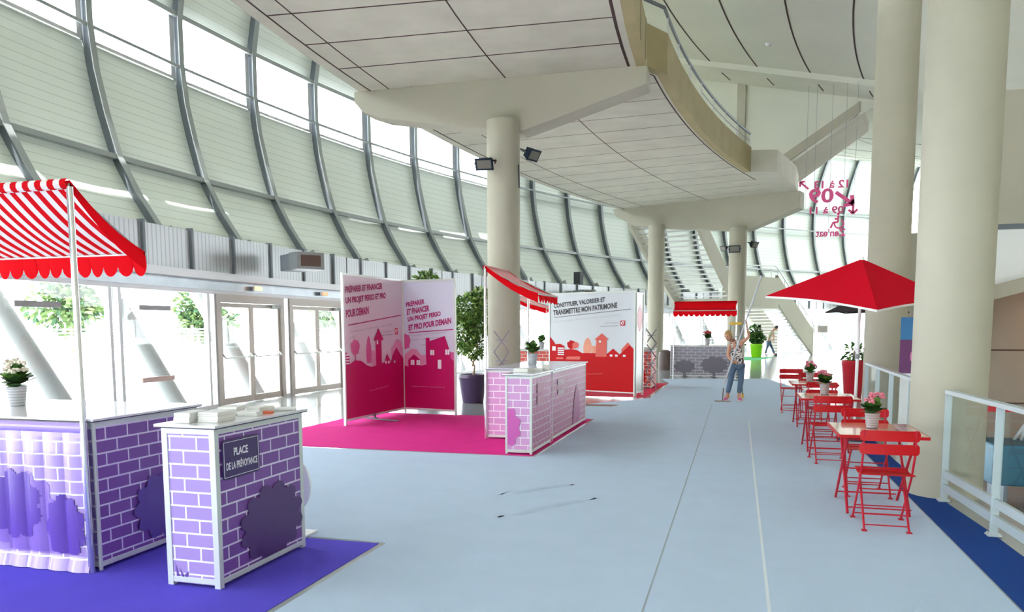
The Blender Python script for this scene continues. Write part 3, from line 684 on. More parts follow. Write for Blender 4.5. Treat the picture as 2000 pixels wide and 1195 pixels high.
def logo(o, u, s, c1, parent):       # red square bank mark with a light curl
    flat('logo_square', rect(0, 0, s, s), o, u, uZ, c1, parent, .004)
    flat('logo_curl', [(s*(.5+.34*cos(a)), s*(.5+.34*sin(a))) for a in arange(.6, 4.6, 12)]+[(s*(.52+.2*cos(a)), s*(.48+.2*sin(a))) for a in reversed(arange(.9, 4.4, 10))], o, u, uZ, white_t, parent, .005)
    flat('logo_curl', [(s*.5, s*.2), (s*.58, s*.2), (s*.82, s*.72), (s*.74, s*.8)], o, u, uZ, white_t, parent, .005)
def display(name, label, A, B, H_, base, label_cat='display wall', frame_w_=.035, t=None, z0=.0):
    A = Vector(A); B = Vector(B); u = (B-A).normalized(); W_ = (B-A).length; w = u.cross(uZ)
    if t is None: t = empty(name, A, 0, label, label_cat)
    a = A-t.location
    mb = MB()
    for s in (0, W_): mb.bar(a+u*s+Vector((0, 0, z0)), a+u*s+uZ*H_, frame_w_, .045, up=tuple(w))
    for z in (z0+.09, H_-.02): mb.bar(a+u*.02+uZ*z, a+u*(W_-.02)+uZ*z, .03, .04)
    mb.build('frame', frame_m, t, bevel=.002)
    mb = MB(); d = w*.004
    mb.hexa([a+u*.015+uZ*(z0+.10)-w*.006, a+u*(W_-.015)+uZ*(z0+.10)-w*.006, a+u*(W_-.015)+uZ*(z0+.10)+w*.006, a+u*.015+uZ*(z0+.10)+w*.006], [a+u*.015+uZ*(H_-.03)-w*.006, a+u*(W_-.015)+uZ*(H_-.03)-w*.006, a+u*(W_-.015)+uZ*(H_-.03)+w*.006, a+u*.015+uZ*(H_-.03)+w*.006])
    pn = mb.build('print_panel', base, t)
    return t, pn, a+w*.006+uZ*.10+u*.015, u, W_-.03, H_-.13
pk_white = mat('print_pale_pink', (222, 206, 220), .35); mag = mat('print_magenta', (196, 12, 100), .5, spec=.25); mag2 = mat('print_pink', (214, 92, 156), .35); mag3 = mat('print_light_pink', (226, 150, 190), .35)
magt = mat('lettering_magenta', (176, 30, 110), .5); greyt = mat('lettering_grey', (184, 170, 186), .5); dark_t = mat('lettering_dark', (70, 70, 78), .5)
bank = mat('bank_red', (206, 30, 56), .4); bank_o = mat('bank_orange', (232, 110, 80), .4)
PM = [mag, mag2, mag3, pk_white, white_t]
tp, pn, a, u, w_, h_ = display('display_wall', 'tall angled pair of pink town silhouette display panels', (-6.33, 11.67, 0), (-6.21, 13.82, 0), 2.56, pk_white)
# dedupe: skyline of the left panel
sk = [('town_print', poplar(.375, .38, .60, .045)+[], 1), ('town_print', blob(.16, .50, .07, .055), 1), ('town_print', [(.15, .40), (.17, .40), (.165, .5), (.155, .5)], 1),
      ('town_print', house(.77, .98, .3, .47, .55), 2), ('town_print', blob(.92, .47, .04, .07), 2), ('town_print', rect(.42, .35, .52, .47), 2),
      ('town_print', [(0, 0), (1, 0), (1, .38), (.97, .41), (.93, .43), (.86, .485), (.78, .42), (.75, .37), (.73, .40), (.685, .44), (.64, .38), (.59, .37), (.59, .545), (.63, .545), (.54, .635), (.455, .545), (.49, .545), (.49, .36), (.42, .35), (.34, .365), (.25, .40), (.15, .41), (.07, .385), (.07, .44), (0, .475)], 0),
      ('window_print', rect(.505, .515, .53, .545), 4)]+[('window_print', rect(.01, .385+i*.02, .065, .395+i*.02), 4) for i in range(4)]+[('window_print', rect(x, .365, x+.028, .385), 4) for x in (.645, .695, .80)]
skyline(a, u, w_, h_, sk, pn, PM)
for i, (s_, wd) in enumerate((('PRÉPARER ET FINANCER', .60), ('UN PROJET PERSO ET PRO', .66), ('POUR DEMAIN', .36))):
    lettering(s_, a+u*(.03*w_)+uZ*(h_*(.875-.085*i)), (u+uZ*.10).normalized(), uZ, w_*wd, .135, magt, pn, .045, depth=.004)
ba = MB(); ba.bar(a+u*.06*w_+uZ*h_*.655+u.cross(uZ)*.004, a+u*.96*w_+uZ*h_*.735+u.cross(uZ)*.004, .004, .018, up=(0, 0, 1)); ba.build('rule', magt, pn)
lettering("Un nouveau contrat en remboursement anticipé, quels délais", a+u*(.08*w_)+uZ*(h_*.595), (u+uZ*.09).normalized(), uZ, w_*.72, .06, greyt, pn, .0, depth=.004)
lettering("et coût ?", a+u*(.08*w_)+uZ*(h_*.56), (u+uZ*.09).normalized(), uZ, w_*.10, .05, greyt, pn, .0, depth=.004)
lettering("CAISSE D'EPARGNE", a+u*(.60*w_)+uZ*(h_*.60), (u+uZ*.03).normalized(), uZ, w_*.2, .03, greyt, pn, .01, depth=.004)
lettering("LA BANQUE. NOUVELLE DÉFINITION.", a+u*(.56*w_)+uZ*(h_*.575), (u+uZ*.03).normalized(), uZ, w_*.25, .022, dark_t, pn, .02, depth=.004)
logo(a+u*(.84*w_)+uZ*(h_*.585), u, .12, bank, pn)
lettering("www.caisse-epargne.fr", a+u*(.36*w_)+uZ*(h_*.17), (u+uZ*.06).normalized(), uZ, w_*.34, .03, mag3, pn, .0, depth=.012)
tp2, pn, a, u, w_, h_ = display('display_wall', '', (-6.19, 13.80, 0), (-5.05, 13.57, 0), 2.55, mat('print_pale_blue', (212, 214, 232), .35), t=tp)
sk = [('town_print', blob(.04, .53, .09, .06), 1), ('town_print', [(0, .3), (.35, .3), (.35, .42), (.25, .47), (.15, .475), (.05, .44), (0, .42)], 2), ('town_print', rect(.2, .3, .5, .425), 2), ('town_print', [(.85, .3), (1, .3), (1, .45), (.92, .45)], 1),
      ('town_print', [(0, 0), (1, 0), (1, .38), (.93, .40), (.92, .45), (.82, .575), (.52, .535), (.52, .56), (.44, .56), (.44, .42), (.45, .35), (.33, .34), (.33, .385), (.2, .43), (.08, .385), (.08, .33), (0, .34)], 0)]
sk += [('window_print', rect(x, z, x+.035, z+.04), 4) for x, z in ((.13, .345), (.17, .345), (.25, .345), (.29, .345), (.53, .425), (.575, .425), (.83, .43), (.875, .43))]+[('window_print', rect(.68, .32, .75, .39), 4)]
skyline(a, u, w_, h_, sk, pn, PM)
for i, (s_, wd) in enumerate((('PRÉPARER', .38), ('ET FINANCER', .46), ('UN PROJET PERSO', .67), ('ET PRO POUR DEMAIN', .86))):
    lettering(s_, a+u*((.05+.015*i)*w_)+uZ*(h_*(.80-.062*i)), (u+uZ*.14).normalized(), uZ, w_*wd, .115, magt, pn, .045, depth=.004)
ba = MB(); ba.bar(a+u*.10*w_+uZ*h_*.60+u.cross(uZ)*.004, a+u*.98*w_+uZ*h_*.625+u.cross(uZ)*.004, .004, .018); ba.build('rule', magt, pn)
lettering("Des nouveaux locaux professionnels", a+u*(.10*w_)+uZ*(h_*.565), (u+uZ*.08).normalized(), uZ, w_*.75, .05, greyt, pn, .0, depth=.004)
lettering("à financer : quelles solutions ?", a+u*(.12*w_)+uZ*(h_*.53), (u+uZ*.08).normalized(), uZ, w_*.62, .05, greyt, pn, .0, depth=.004)
w2 = u.cross(uZ)
lettering("CAISSE D'EPARGNE", a+u*(.44*w_)+uZ*(h_*.668-h_*.10-.14), u, uZ, w_*.32, .03, greyt, pn, .01, depth=.004) if 0 else None
lettering("CAISSE D'EPARGNE", a+u*(.42*w_)+uZ*(h_*.645-.42), u, uZ, w_*.33, .03, greyt, pn, .01, depth=.02) if 0 else None
lettering("CAISSE D'EPARGNE", a+u*(.34*w_)+uZ*(h_*.5), u, uZ, w_*.36, .028, greyt, pn, .01, depth=.004)
lettering("LA BANQUE. NOUVELLE DÉFINITION.", a+u*(.28*w_)+uZ*(h_*.482), u, uZ, w_*.42, .02, dark_t, pn, .02, depth=.004) if 0 else None
logo(a+u*(.76*w_)+uZ*(h_*.487), u, .1, bank_o, pn)
lettering("www.caisse-epargne.fr", a+u*(.14*w_)+uZ*(h_*.17), u, uZ, w_*.68, .026, mag3, pn, .0, depth=.012)
ft = MB(); ft.bar((.1, .9, .02), (.62, .75, .02), .03, .02); ft.bar((-.1, .9, .03), (.15, .92, .03), .03, .03); ft.bar((.1, .9, .03), (.1, .9, .12), .03, .03); ft.build('foot', steel_d, tp)

rd_pale = mat('print_pale_grey', (214, 218, 226), .35); redp = mat('print_red', (206, 12, 22), .55, spec=.2); red2 = mat('print_orange_red', (224, 76, 60), .35); red3 = mat('print_salmon', (238, 150, 120), .35)
RM = [redp, red2, red3, rd_pale, white_t]
tb, pn, a, u, w_, h_ = display('display_wall', 'wide red town silhouette display wall beside a slim column', (-4.58, 19.17, 0), (-2.33, 18.38, 0), 2.5, rd_pale)
sk = [('town_print', poplar(.465, .36, .565, .055), 2), ('town_print', rect(.52, .35, .62, .46), 2), ('town_print', blob(.27, .47, .055, .045), 0), ('town_print', blob(.32, .465, .04, .035), 1), ('town_print', [(.28, .38), (.30, .38), (.295, .46), (.285, .46)], 1),
      ('town_print', house(.86, 1.0, .3, .43, .5, 0), 1), ('town_print', rect(.9, .2, .96, .4), 1),
      ('town_print', [(0, 0), (1, 0), (1, .43), (.95, .47), (.87, .4), (.84, .379), (.766, .436), (.70, .385), (.40, .385), (.337, .415), (.264, .423), (.184, .415), (.184, .454), (.129, .478), (.072, .472), (0, .555)], 0),
      ('town_print', [(.56, .35), (.69, .35), (.69, .525), (.715, .525), (.635, .59), (.545, .525), (.57, .525)], 1),
      ('window_print', rect(.60, .495, .625, .515), 4), ('window_print', rect(.03, .405, .075, .45), 4)]
sk += [('window_print', rect(.10, .36+i*.022, .18, .372+i*.022), 4) for i in range(4)]+[('window_print', rect(x, .355, x+.03, .375), 4) for x in (.73, .79, .88)]
sk += [('town_print', rect(.08, .315, .17, .335), 1), ('town_print', [(.2, .315), (.38, .315), (.38, .35), (.22, .345)], 1)]
skyline(a, u, w_, h_, sk, pn, RM)
lettering('CONSTITUER, VALORISER ET', a+u*(.05*w_)+uZ*(h_*.845), (u+uZ*.09).normalized(), uZ, w_*.62, .135, dark_t, pn, .04, depth=.004)
lettering('TRANSMETTRE MON PATRIMOINE', a+u*(.04*w_)+uZ*(h_*.775), (u+uZ*.09).normalized(), uZ, w_*.77, .135, dark_t, pn, .04, depth=.004)
ba = MB(); ba.bar(a+u*.05*w_+uZ*h_*.755+u.cross(uZ)*.004, a+u*.96*w_+uZ*h_*.83+u.cross(uZ)*.004, .004, .012); ba.build('rule', dark_t, pn)
lettering("Comment préparer efficacement la cession de votre entreprise ?", a+u*(.05*w_)+uZ*(h_*.695), (u+uZ*.085).normalized(), uZ, w_*.82, .06, mat('lettering_pale', (188, 192, 202), .5), pn, .0, depth=.004)
lettering("CAISSE D'EPARGNE", a+u*(.66*w_)+uZ*(h_*.685), (u+uZ*.03).normalized(), uZ, w_*.16, .035, greyt, pn, .01, depth=.004)
lettering("LA BANQUE. NOUVELLE DÉFINITION.", a+u*(.61*w_)+uZ*(h_*.655), (u+uZ*.03).normalized(), uZ, w_*.21, .022, dark_t, pn, .02, depth=.004)
logo(a+u*(.845*w_)+uZ*(h_*.665), u, .125, bank, pn)
lettering("www.caisse-epargne.fr", a+u*(.38*w_)+uZ*(h_*.155), (u+uZ*.06).normalized(), uZ, w_*.27, .03, red3, pn, .0, depth=.012)
silver = mat('print_silver', (196, 200, 190), .3)
_, pn, a, u, w_, h_ = display('display_wall', '', (-2.31, 18.42, 0), (-2.2, 18.86, 0), 2.46, silver, t=tb)
flat('town_print', blob(w_*.5, 1.75, .16, .3, 16, .1), a, u, uZ, bank, pn, .004)

# ---------------------------------------------------------------- red stand
rb = brick('red_brick_print', (222, 84, 72), (246, 226, 218), .20, .098, .014)
t, T = counter('podium', 'red brick print podium behind the end of the red display wall', -2.62, -2.2, 21.05, 22.2, rb, rb, cat='podium')
o_ = Vector((-2.62, 21.05, 0))-t.location; flat('bush_print', bush(.1, .3, .14, .24, 9), o_, uX, uZ, redp, t, .004)
paper_stack(-2.42, 21.5, Z1, .2, .25, .05, .2, 'white papers on the red brick print podium', 'papers on the red podium')
t, T = counter('sales_counter', 'red brick print counter half hidden behind the concrete column', -6.3, -4.75, 20.9, 22.6, rb, rb, post=.02)
awning((-6.2, 20.7, 0), (0, 1, 0), 2.0, (1, 0, 0), 1.15, 2.55, 2.16, 'partly hidden red awning behind the red display wall', val=.13, sc=.12)
# ---------------------------------------------------------------- grey stand
gb = brick('grey_brick_print', (150, 146, 160), (204, 204, 214), .27, .10, .018); gbush = mat('bush_grey', (118, 114, 128), .5)
t, T = counter('sales_counter', 'wide grey brick print counter with two bush silhouettes', -2.14, .05, 26.2, 27.2, gb, gb, post=.015)
o_ = Vector((-2.14, 26.2, 0))-t.location
for c in ((.47, .34, .33, .21), (1.42, .40, .42, .27)):
    flat('bush_print', bush(*c, n=9, lob=.1), o_, uX, uZ, gbush, t, .004); flat('bush_print', [(c[0]-.05, .03), (c[0]+.05, .03), (c[0]+.02, .3), (c[0]-.02, .3)], o_, uX, uZ, gbush, t, .005)
awning((-2.03, 26.15, 0), (1, 0, 0), 1.98, (0, -1, 0), .42, 2.46, 2.17, 'plain red awning over the grey brick counter', striped=False, val=.2, sc=.16)

# ---------------------------------------------------------------- red folding chairs and tables
redm = mat('lacquer_red', (192, 4, 18), .4, spec=.3); redleg = mat('lacquer_red_thin', (190, 30, 52), .45, spec=.3); topc = mat('table_top', (222, 140, 116), .16, coat=.4)
def make_chair(label):
    t = empty('folding_chair', (0, 0, 0), 0, label, 'chair', 'red folding chairs at the bistro tables')
    for z in (.775, .665):
        mb = MB(); n = 10; hw = .22
        pts = []
        for k in range(n+1):
            s = hw*(-1, -.94, -.8, -.5, -.2, 0, .2, .5, .8, .94, 1)[k]; pts.append((s, -.215-.02*(1-(s/hw)**2)-(z-.7)*.12, z))
        V_ = []
        for k, (x_, y_, z_) in enumerate(pts):
            hh = .0425*(.55 if k in (0, n) else 1); V_ += [(x_, y_-.005, z_-hh), (x_, y_+.005, z_-hh), (x_, y_+.005, z_+hh), (x_, y_-.005, z_+hh)]
        F_ = [(0, 1, 2, 3), (n*4+3, n*4+2, n*4+1, n*4)]+[(k*4+j, k*4+(j+1) % 4, k*4+4+(j+1) % 4, k*4+4+j) for k in range(n) for j in range(4)]
        mb.add(V_, F_); mb.build('backrest_slat', redm, t)
    mb = MB()
    for k in range(7):
        y = -.19+.055*k; dz = -.016*math.sin(PI*min(1, k/6)); n = 6
        for i in range(n): mb.bar((-.2+.4*i/n, y, .455+dz), (-.2+.4*(i+1)/n, y, .455+dz), .042, .008)
    mb.build('seat', redm, t)
    for s in (-1, 1):
        x = s*.19
        MB().tube([(x, -.235, .82), (x, -.2, .60), (x, -.12, .43), (x, .22, .006)], .009, 8).build('leg', redleg, t, smooth=True)
        x2 = s*.165; MB().tube([(x2, .17, .45), (x2, .1, .40), (x2, -.25, .006)], .009, 8).build('leg', redleg, t, smooth=True)
        MB().box((x-.02, .19, 0), (x+.02, .24, .008)).build('foot', redleg, t); MB().box((x2-.02, -.275, 0), (x2+.02, -.225, .008)).build('foot', redleg, t)
    for (xw, y, z) in ((.19, .12, .13), (.165, -.16, .12), (.165, -.22, .045), (.19, .19, .045), (.19, -.02, .30)):
        MB().tube([(-xw, y, z), (xw, y, z)], .006, 6).build('crossbar', redleg, t)
    return t
def place(o, x, y, rz, label=None, z=0):
    o.location = (x, y, z); o.rotation_euler.z = rz
    if label: o['label'] = label
CZ = .0045
proto = make_chair('x'); chairs = [(1.185, 6.93, 0, 'nearest red folding chair, its back towards the viewer'), (1.25, 8.22, PI, 'red folding chair on the far side of the nearest table'),
    (1.10, 10.12, .04, 'red folding chair on the near side of the middle table'), (1.22, 12.08, PI, 'red folding chair on the far side of the middle table'),
    (1.27, 14.62, PI-.1, 'red folding chair behind the farthest table, partly hidden by flowers'), (1.03, 15.85, PI+.05, 'farthest red folding chair, standing clear on the left')]
for i, (x, y, rz, lb) in enumerate(chairs):
    o = proto if i == 0 else copy_tree(proto); place(o, x, y, rz, lb, CZ)
def make_table(label, W_=.70, L_=.92):
    t = empty('bistro_table', (0, 0, 0), 0, label, 'table', 'red bistro tables')
    mb = MB(); mb.box((-W_/2, -L_/2, .705), (W_/2, L_/2, .717)); mb.build('tabletop', topc, t, bevel=.004)
    mb = MB()
    for a, b in (((-W_/2, -L_/2), (W_/2, -L_/2)), ((W_/2, -L_/2), (W_/2, L_/2)), ((W_/2, L_/2), (-W_/2, L_/2)), ((-W_/2, L_/2), (-W_/2, -L_/2))): mb.bar((a[0], a[1], .703), (b[0], b[1], .703), .014, .026)
    mb.build('rim', redm, t)
    for s in (-1, 1):
        x = s*.27
        MB().tube([(x, -.36, .70), (x, .34, .006)], .012, 8).build('leg', redleg, t, smooth=True); MB().tube([(x*.92, .36, .70), (x*.92, -.34, .006)], .012, 8).build('leg', redleg, t, smooth=True)
    for (y, z) in ((-.34, .06), (.34, .06), (0, .35), (-.33, .66), (.33, .66)): MB().tube([(-.26, y, z), (.26, y, z)], .007, 6).build('crossbar', redleg, t)
    return t
tp_ = make_table('x')
for i, (x, y, lb) in enumerate(((1.215, 7.6, 'nearest red bistro table with a flower pot on it'), (1.17, 11.1, 'middle red bistro table under the edge of the parasol'), (1.22, 13.75, 'farthest red bistro table of the row'))):
    o = tp_ if i == 0 else copy_tree(tp_); place(o, x, y, 0, lb, CZ)
# ---------------------------------------------------------------- plants
zinc = stripes('zinc_pot', (206, 208, 212), (168, 172, 178), .022, .3, 'Z', .35, .5, .35); soil = mat('soil', (70, 52, 40), .95)
leaff = [mat('ficus_leaf', (112, 150, 70), .45), mat('ficus_leaf_light', (166, 194, 112), .45), mat('ficus_leaf_dark', (74, 112, 50), .5)]
leafm = [mat('leaf_green', (62, 110, 44), .45), mat('leaf_light', (120, 158, 76), .45), mat('leaf_dark', (40, 74, 36), .5)]
def leaves(mb, c, rx, ry, rz, n, s, rr, droop=.2, inner=.25):
    for k in range(n):
        while True:
            p = Vector((rr.uniform(-1, 1), rr.uniform(-1, 1), rr.uniform(-1, 1)))
            if inner < p.length < 1: break
        q = Vector((c[0]+p.x*rx, c[1]+p.y*ry, c[2]+p.z*rz)); d = (p+Vector((rr.uniform(-.6, .6), rr.uniform(-.6, .6), rr.uniform(-.4, .4)-droop))).normalized()
        sd_ = d.cross(Vector((rr.uniform(-1, 1), rr.uniform(-1, 1), 1))).normalized(); up = sd_.cross(d); l = s*rr.uniform(.7, 1.25); w = l*.28
        mb.mi = rr.choice((0, 0, 1, 2))
        mb.add([q, q+d*l*.5+sd_*w+up*l*.06, q+d*l, q+d*l*.5-sd_*w+up*l*.06], [(0, 1, 2, 3)])
def kalanchoe(label, x, y, z, fl, s=1, seed=1, group='potted flowers on tables and counters'):
    t = empty('potted_flower', (x, y, z), 0, label, 'potted plant', group); rr = random.Random(seed)
    MB().lathe([(.045*s, 0), (.047*s, .005), (.062*s, .125*s), (.066*s, .13*s), (.060*s, .13*s), (.057*s, .115*s)], 24).build('pot', zinc, t, smooth=True)
    MB().lathe([(.056*s, .108*s), (.056*s, .114*s)], 16).build('soil', soil, t)
    mb = MB()
    for k in range(70):
        a = rr.uniform(0, 2*PI); e = rr.uniform(-.1, 1.2); l = rr.uniform(.07, .12)*s; h = rr.uniform(.0, .06)*s
        d = Vector((cos(a)*cos(e), sin(a)*cos(e), sin(e))); q = Vector((0, 0, .12*s+h))+d*.02*s; sd_ = Vector((-sin(a), cos(a), 0)); up = d.cross(sd_)
        w = l*.36; mb.mi = rr.choice((0, 0, 0, 1, 2))
        mb.add([q, q+d*l*.3+sd_*w*.8, q+d*l*.75+sd_*w, q+d*l+up*0, q+d*l*.75-sd_*w, q+d*l*.3-sd_*w*.8], [(0, 1, 2, 3, 4, 5)])
    mb.build('foliage', leafm, t)
    mb = MB()
    for k in range(16 if fl else 0):
        a = rr.uniform(0, 2*PI); r = rr.uniform(.0, .085)*s; c = Vector((cos(a)*r, sin(a)*r, (.275+rr.uniform(-.03, .03))*s-(r/s)*.25)); 
        for j in range(9):
            d = Vector((rr.uniform(-1, 1), rr.uniform(-1, 1), rr.uniform(-.3, 1))).normalized()*.018*s; mb.ball(c+d, .0125*s, 6, 4, (1, 1, .7))
    if fl: mb.build('blossoms', fl, t)
    mb = MB()
    for k in range(6):
        a = k*1.05; mb.tube([(0, 0, .11*s), (cos(a)*.05*s, sin(a)*.05*s, .22*s)], .003*s, 5)
    mb.build('stems', leafm[1], t)
pinkf = mat('blossom_pink', (228, 130, 150), .6); whitef = mat('blossom_white', (240, 236, 220), .6); redf = mat('blossom_red', (190, 60, 60), .6)
kalanchoe('pink flowering plant in a zinc pot on the nearest table', 1.20, 7.68, .7246, pinkf, 1.05, 1)
kalanchoe('pink flowering plant in a zinc pot on the middle table', 1.165, 11.4, .7246, pinkf, 1.1, 2)
kalanchoe('pink flowering plant in a small pot on the farthest table', 1.19, 13.98, .7246, pinkf, 1.1, 3)
kalanchoe('white flowering plant in a zinc pot on the purple counter', -5.42, 4.72, 1.047, whitef, 1.15, 4)
kalanchoe('green leafy plant in a white pot on the pink counter', -3.2, 12.2, 1.047, None, 1.35, 5)
kalanchoe('small green plant in a pot on the red counter', -5.35, 21.4, 1.047, None, 1.4, 6)
kalanchoe('small red flowering plant on the grey counter', -.97, 26.6, 1.047, redf, 1.5, 7)
def ficus(label, x, y, pot_r, pot_h, potm, trunk, clusters, n, ls, seed, z=0, group='large potted plants', name='potted_tree', lm=None):
    t = empty(name, (x, y, z), 0, label, 'potted plant', group); rr = random.Random(seed)
    MB().lathe([(pot_r*.72, 0), (pot_r*.74, .01), (pot_r*.97, pot_h*.85), (pot_r*1.03, pot_h*.88), (pot_r*1.03, pot_h), (pot_r*.92, pot_h), (pot_r*.9, pot_h*.9)], 36).build('pot', potm, t, smooth=True)
    MB().lathe([(pot_r*.9, pot_h*.9), (pot_r*.9, pot_h*.92)], 24).build('soil', soil, t)
    mb = MB()
    for tr in trunk: mb.tube([(0+p[0], p[1], p[2]) for p in tr], [.022*(1-.7*i/(len(tr)-1))+.004 for i in range(len(tr))], 8)
    mb.build('trunk', mat('bark', (164, 140, 112), .8), t, smooth=True)
    mb = MB()
    for (cx_, cy_, cz_, rx, rz) in clusters: leaves(mb, (cx_, cy_, cz_), rx, rx, rz, int(n*rx*rz*20), ls, rr)
    mb.build('foliage', lm or leafm, t)
purp_pot = mat('pot_aubergine', (78, 58, 92), .3)
ficus('tall leafy tree in an aubergine pot right of the pink panels', -5.59, 16.1, .31, .63, purp_pot, [[(0, 0, .5), (.05, 0, .8), (-.12, .02, 1.1), (-.05, 0, 1.5), (.1, 0, 2.0)], [(-.1, .02, 1.1), (-.2, 0, 1.5), (-.2, .1, 2.0)], [(.0, 0, .8), (.1, 0, 1.2), (.15, 0, 1.7)]],
      [(-.05, 0, 2.05, .36, .32), (.12, .05, 1.75, .3, .3), (-.2, 0, 1.5, .3, .4), (.05, 0, 1.2, .22, .22), (.2, 0, 2.3, .2, .2)], 430, .10, 11, lm=leaff)
ficus('leafy tree whose top shows above the angled pink panels', -7.45, 18.0, .3, .62, purp_pot, [[(0, 0, .5), (.05, 0, 1.2), (0, 0, 2.6)]], [(0, 0, 2.75, .32, .25), (.2, 0, 2.5, .35, .3), (-.2, 0, 2.4, .3, .3), (0, 0, 2.0, .3, .3)], 420, .11, 12, lm=leaff)
lime = mat('pot_lime', (150, 214, 20), .35)
ficus('dark leafy shrub in a lime green pot on the green carpet', .97, 43.5, .34, .72, lime, [[(0, 0, .6), (0, 0, 1.3)]], [(0, 0, 1.0, .3, .35), (-.1, 0, 1.35, .32, .35), (.05, 0, 1.0, .4, .2)], 240, .16, 13, z=.007, name='potted_shrub')
ficus('low green plant in a grey pot left of the lime pot', .0, 43.6, .28, .45, mat('pot_grey', (150, 152, 160), .5), [[(0, 0, .4), (0, 0, .8)]], [(.1, 0, .8, .3, .3)], 90, .16, 14, z=.007, name='potted_shrub')
ficus('big red planter with a dark plant behind the parasol pole', 2.62, 19.6, .26, .86, mat('pot_red', (200, 24, 44), .35), [[(0, 0, .7), (0, 0, 1.1)]], [(0, 0, 1.0, .22, .2)], 160, .12, 15, name='potted_shrub')

# ---------------------------------------------------------------- parasols
par = mat('parasol_red', (226, 16, 44), .85, spec=.1); hemm = mat('hem_white', (235, 232, 232), .6)
b = par.node_tree.nodes['Principled BSDF']; tr = par.node_tree.nodes.new('ShaderNodeBsdfTranslucent'); tr.inputs[0].default_value = lin((206, 24, 52)); mx = par.node_tree.nodes.new('ShaderNodeMixShader'); mx.inputs[0].default_value = .15
par.node_tree.links.new(b.outputs[0], mx.inputs[1]); par.node_tree.links.new(tr.outputs[0], mx.inputs[2]); par.node_tree.links.new(mx.outputs[0], par.node_tree.nodes['Material Output'].inputs[0])
def parasol(name, label, base, apex, corners, cm_, polem, z0=CZ, vents=True):
    t = empty(name, (base[0], base[1], z0), 0, label, 'parasol'); T = Matrix.Translation(-t.location)
    ap = Vector(apex); cs = [Vector(c) for c in corners]
    mb = MB(); mb.xf = T
    for i in range(4):
        a_, b_ = cs[i], cs[(i+1) % 4]; n = 8
        for j in range(n):      # rows from the apex to the edge, edge slightly curved in
            for k in range(n):
                def q(f, g):
                    e = a_.lerp(b_, g); e = e+(ap-e)*.05*sin(PI*g); p = ap.lerp(e, f); p.z -= .035*sin(PI*f)*sin(PI*g); return p
                mb.add([q(j/n, k/n), q((j+1)/n, k/n), q((j+1)/n, (k+1)/n), q(j/n, (k+1)/n)], [(0, 1, 2, 3)])
    mb.build('canopy', cm_, t, smooth='full')
    mb = MB(); mb.xf = T
    for i in range(4):
        a_, b_ = cs[i], cs[(i+1) % 4]; n = 8
        for k in range(n):
            e = lambda g: (lambda e_: e_+(ap-e_)*.05*sin(PI*g))(a_.lerp(b_, g)); mb.add([e(k/n), e((k+1)/n), e((k+1)/n)-Vector((0, 0, .03)), e(k/n)-Vector((0, 0, .03))], [(0, 1, 2, 3)])
    mb.build('hem', hemm if vents else cm_, t)
    for i in range(4): mb = MB(); mb.xf = T; mb.bar(ap-Vector((0, 0, .06)), cs[i]-Vector((0, 0, .015)), .014, .02); mb.build('rib', polem, t)
    mb = MB(); mb.xf = T; mb.tube([(base[0], base[1], z0+.04), (ap.x, ap.y, ap.z+.03)], .022, 14); mb.build('pole', polem, t, smooth=True)
    m_ = (ap-Vector(base[:2]+(0,))); mb = MB(); mb.xf = T; hp = Vector((base[0], base[1], 0)).lerp(ap, .45); mb.tube([hp, hp+Vector((0, 0, .07))], .035, 12); mb.build('tilt_joint', steel, t)
    MB().lathe([(.24, 0), (.24, .05), (.05, .07), (.035, .25)], 28).build('base', mat('base_dark', (44, 48, 54), .4), t, smooth=True)
    return t
parasol('parasol', 'tilted red parasol with a white hem above the bistro tables', (1.66, 12.15), (1.70, 12.3, 2.62), [(.38, 12.1, 2.10), (1.72, 10.95, 1.86), (3.02, 12.45, 2.0), (1.6, 13.6, 2.26)], par, white_m)
parasol('parasol', 'black parasol partly hidden behind the tall column', (3.3, 22.6), (3.3, 22.6, 2.55), [(2.22, 22.2, 2.03), (3.7, 21.4, 2.03), (4.4, 23, 2.03), (2.9, 23.8, 2.03)], mat('parasol_black', (52, 46, 50), .8), steel, z0=0, vents=False)

# ---------------------------------------------------------------- railings on the right
rg = glass('guard_glass', (.86, .90, .90), .06)
rail_m = mat('rail_grey', (190, 204, 208), .4, .2)
def railing(label, pts):
    t = empty('guard_railing', (pts[0][0], pts[0][1], 0), 0, label, 'railing', 'guard railings on the right'); T = Matrix.Translation(-t.location)
    for (x, y), (x2, y2) in zip(pts, pts[1:]):
        A, B = Vector((x, y, 0)), Vector((x2, y2, 0))
        for z, h, w, nm in ((1.04, .035, .07, 'handrail'), (.27, .07, .03, 'bottom_rail'), (.14, .07, .03, 'bottom_rail')):
            mb = MB(); mb.xf = T; mb.bar(A+uZ*z, B+uZ*z, w, h); mb.build(nm, rail_m, t)
        mb = MB(); mb.xf = T; mb.add([A+uZ*.32+uX*.02, B+uZ*.32+uX*.02, B+uZ*1.0+uX*.02, A+uZ*1.0+uX*.02], [(0, 1, 2, 3)]); mb.build('glass_panel', rg, t)
    for (x, y) in pts:
        mb = MB(); mb.xf = T; mb.bar((x, y, .008), (x, y, 1.03), .012, .06, up=(1, 0, 0)); mb.box((x-.05, y-.045, .007), (x+.05, y+.045, .02)); mb.build('post', rail_m, t)
        mb = MB(); mb.xf = T
        for a_, b_ in ((-.035, -.03), (.035, -.03), (-.035, .03), (.035, .03)): mb.lathe([(.008, .02), (.008, .032)], 8, (x+a_, y+b_, 0))
        mb.build('bolt', alu, t)
railing('near metal and glass guard railing along the blue carpet', [(1.90, 8.02), (1.97, 6.78), (2.04, 5.5), (2.10, 4.2)])
railing('guard railing between the two large right hand columns', [(2.06, 13.9), (2.02, 12.6), (1.98, 11.3), (1.95, 9.9), (1.93, 9.0)])

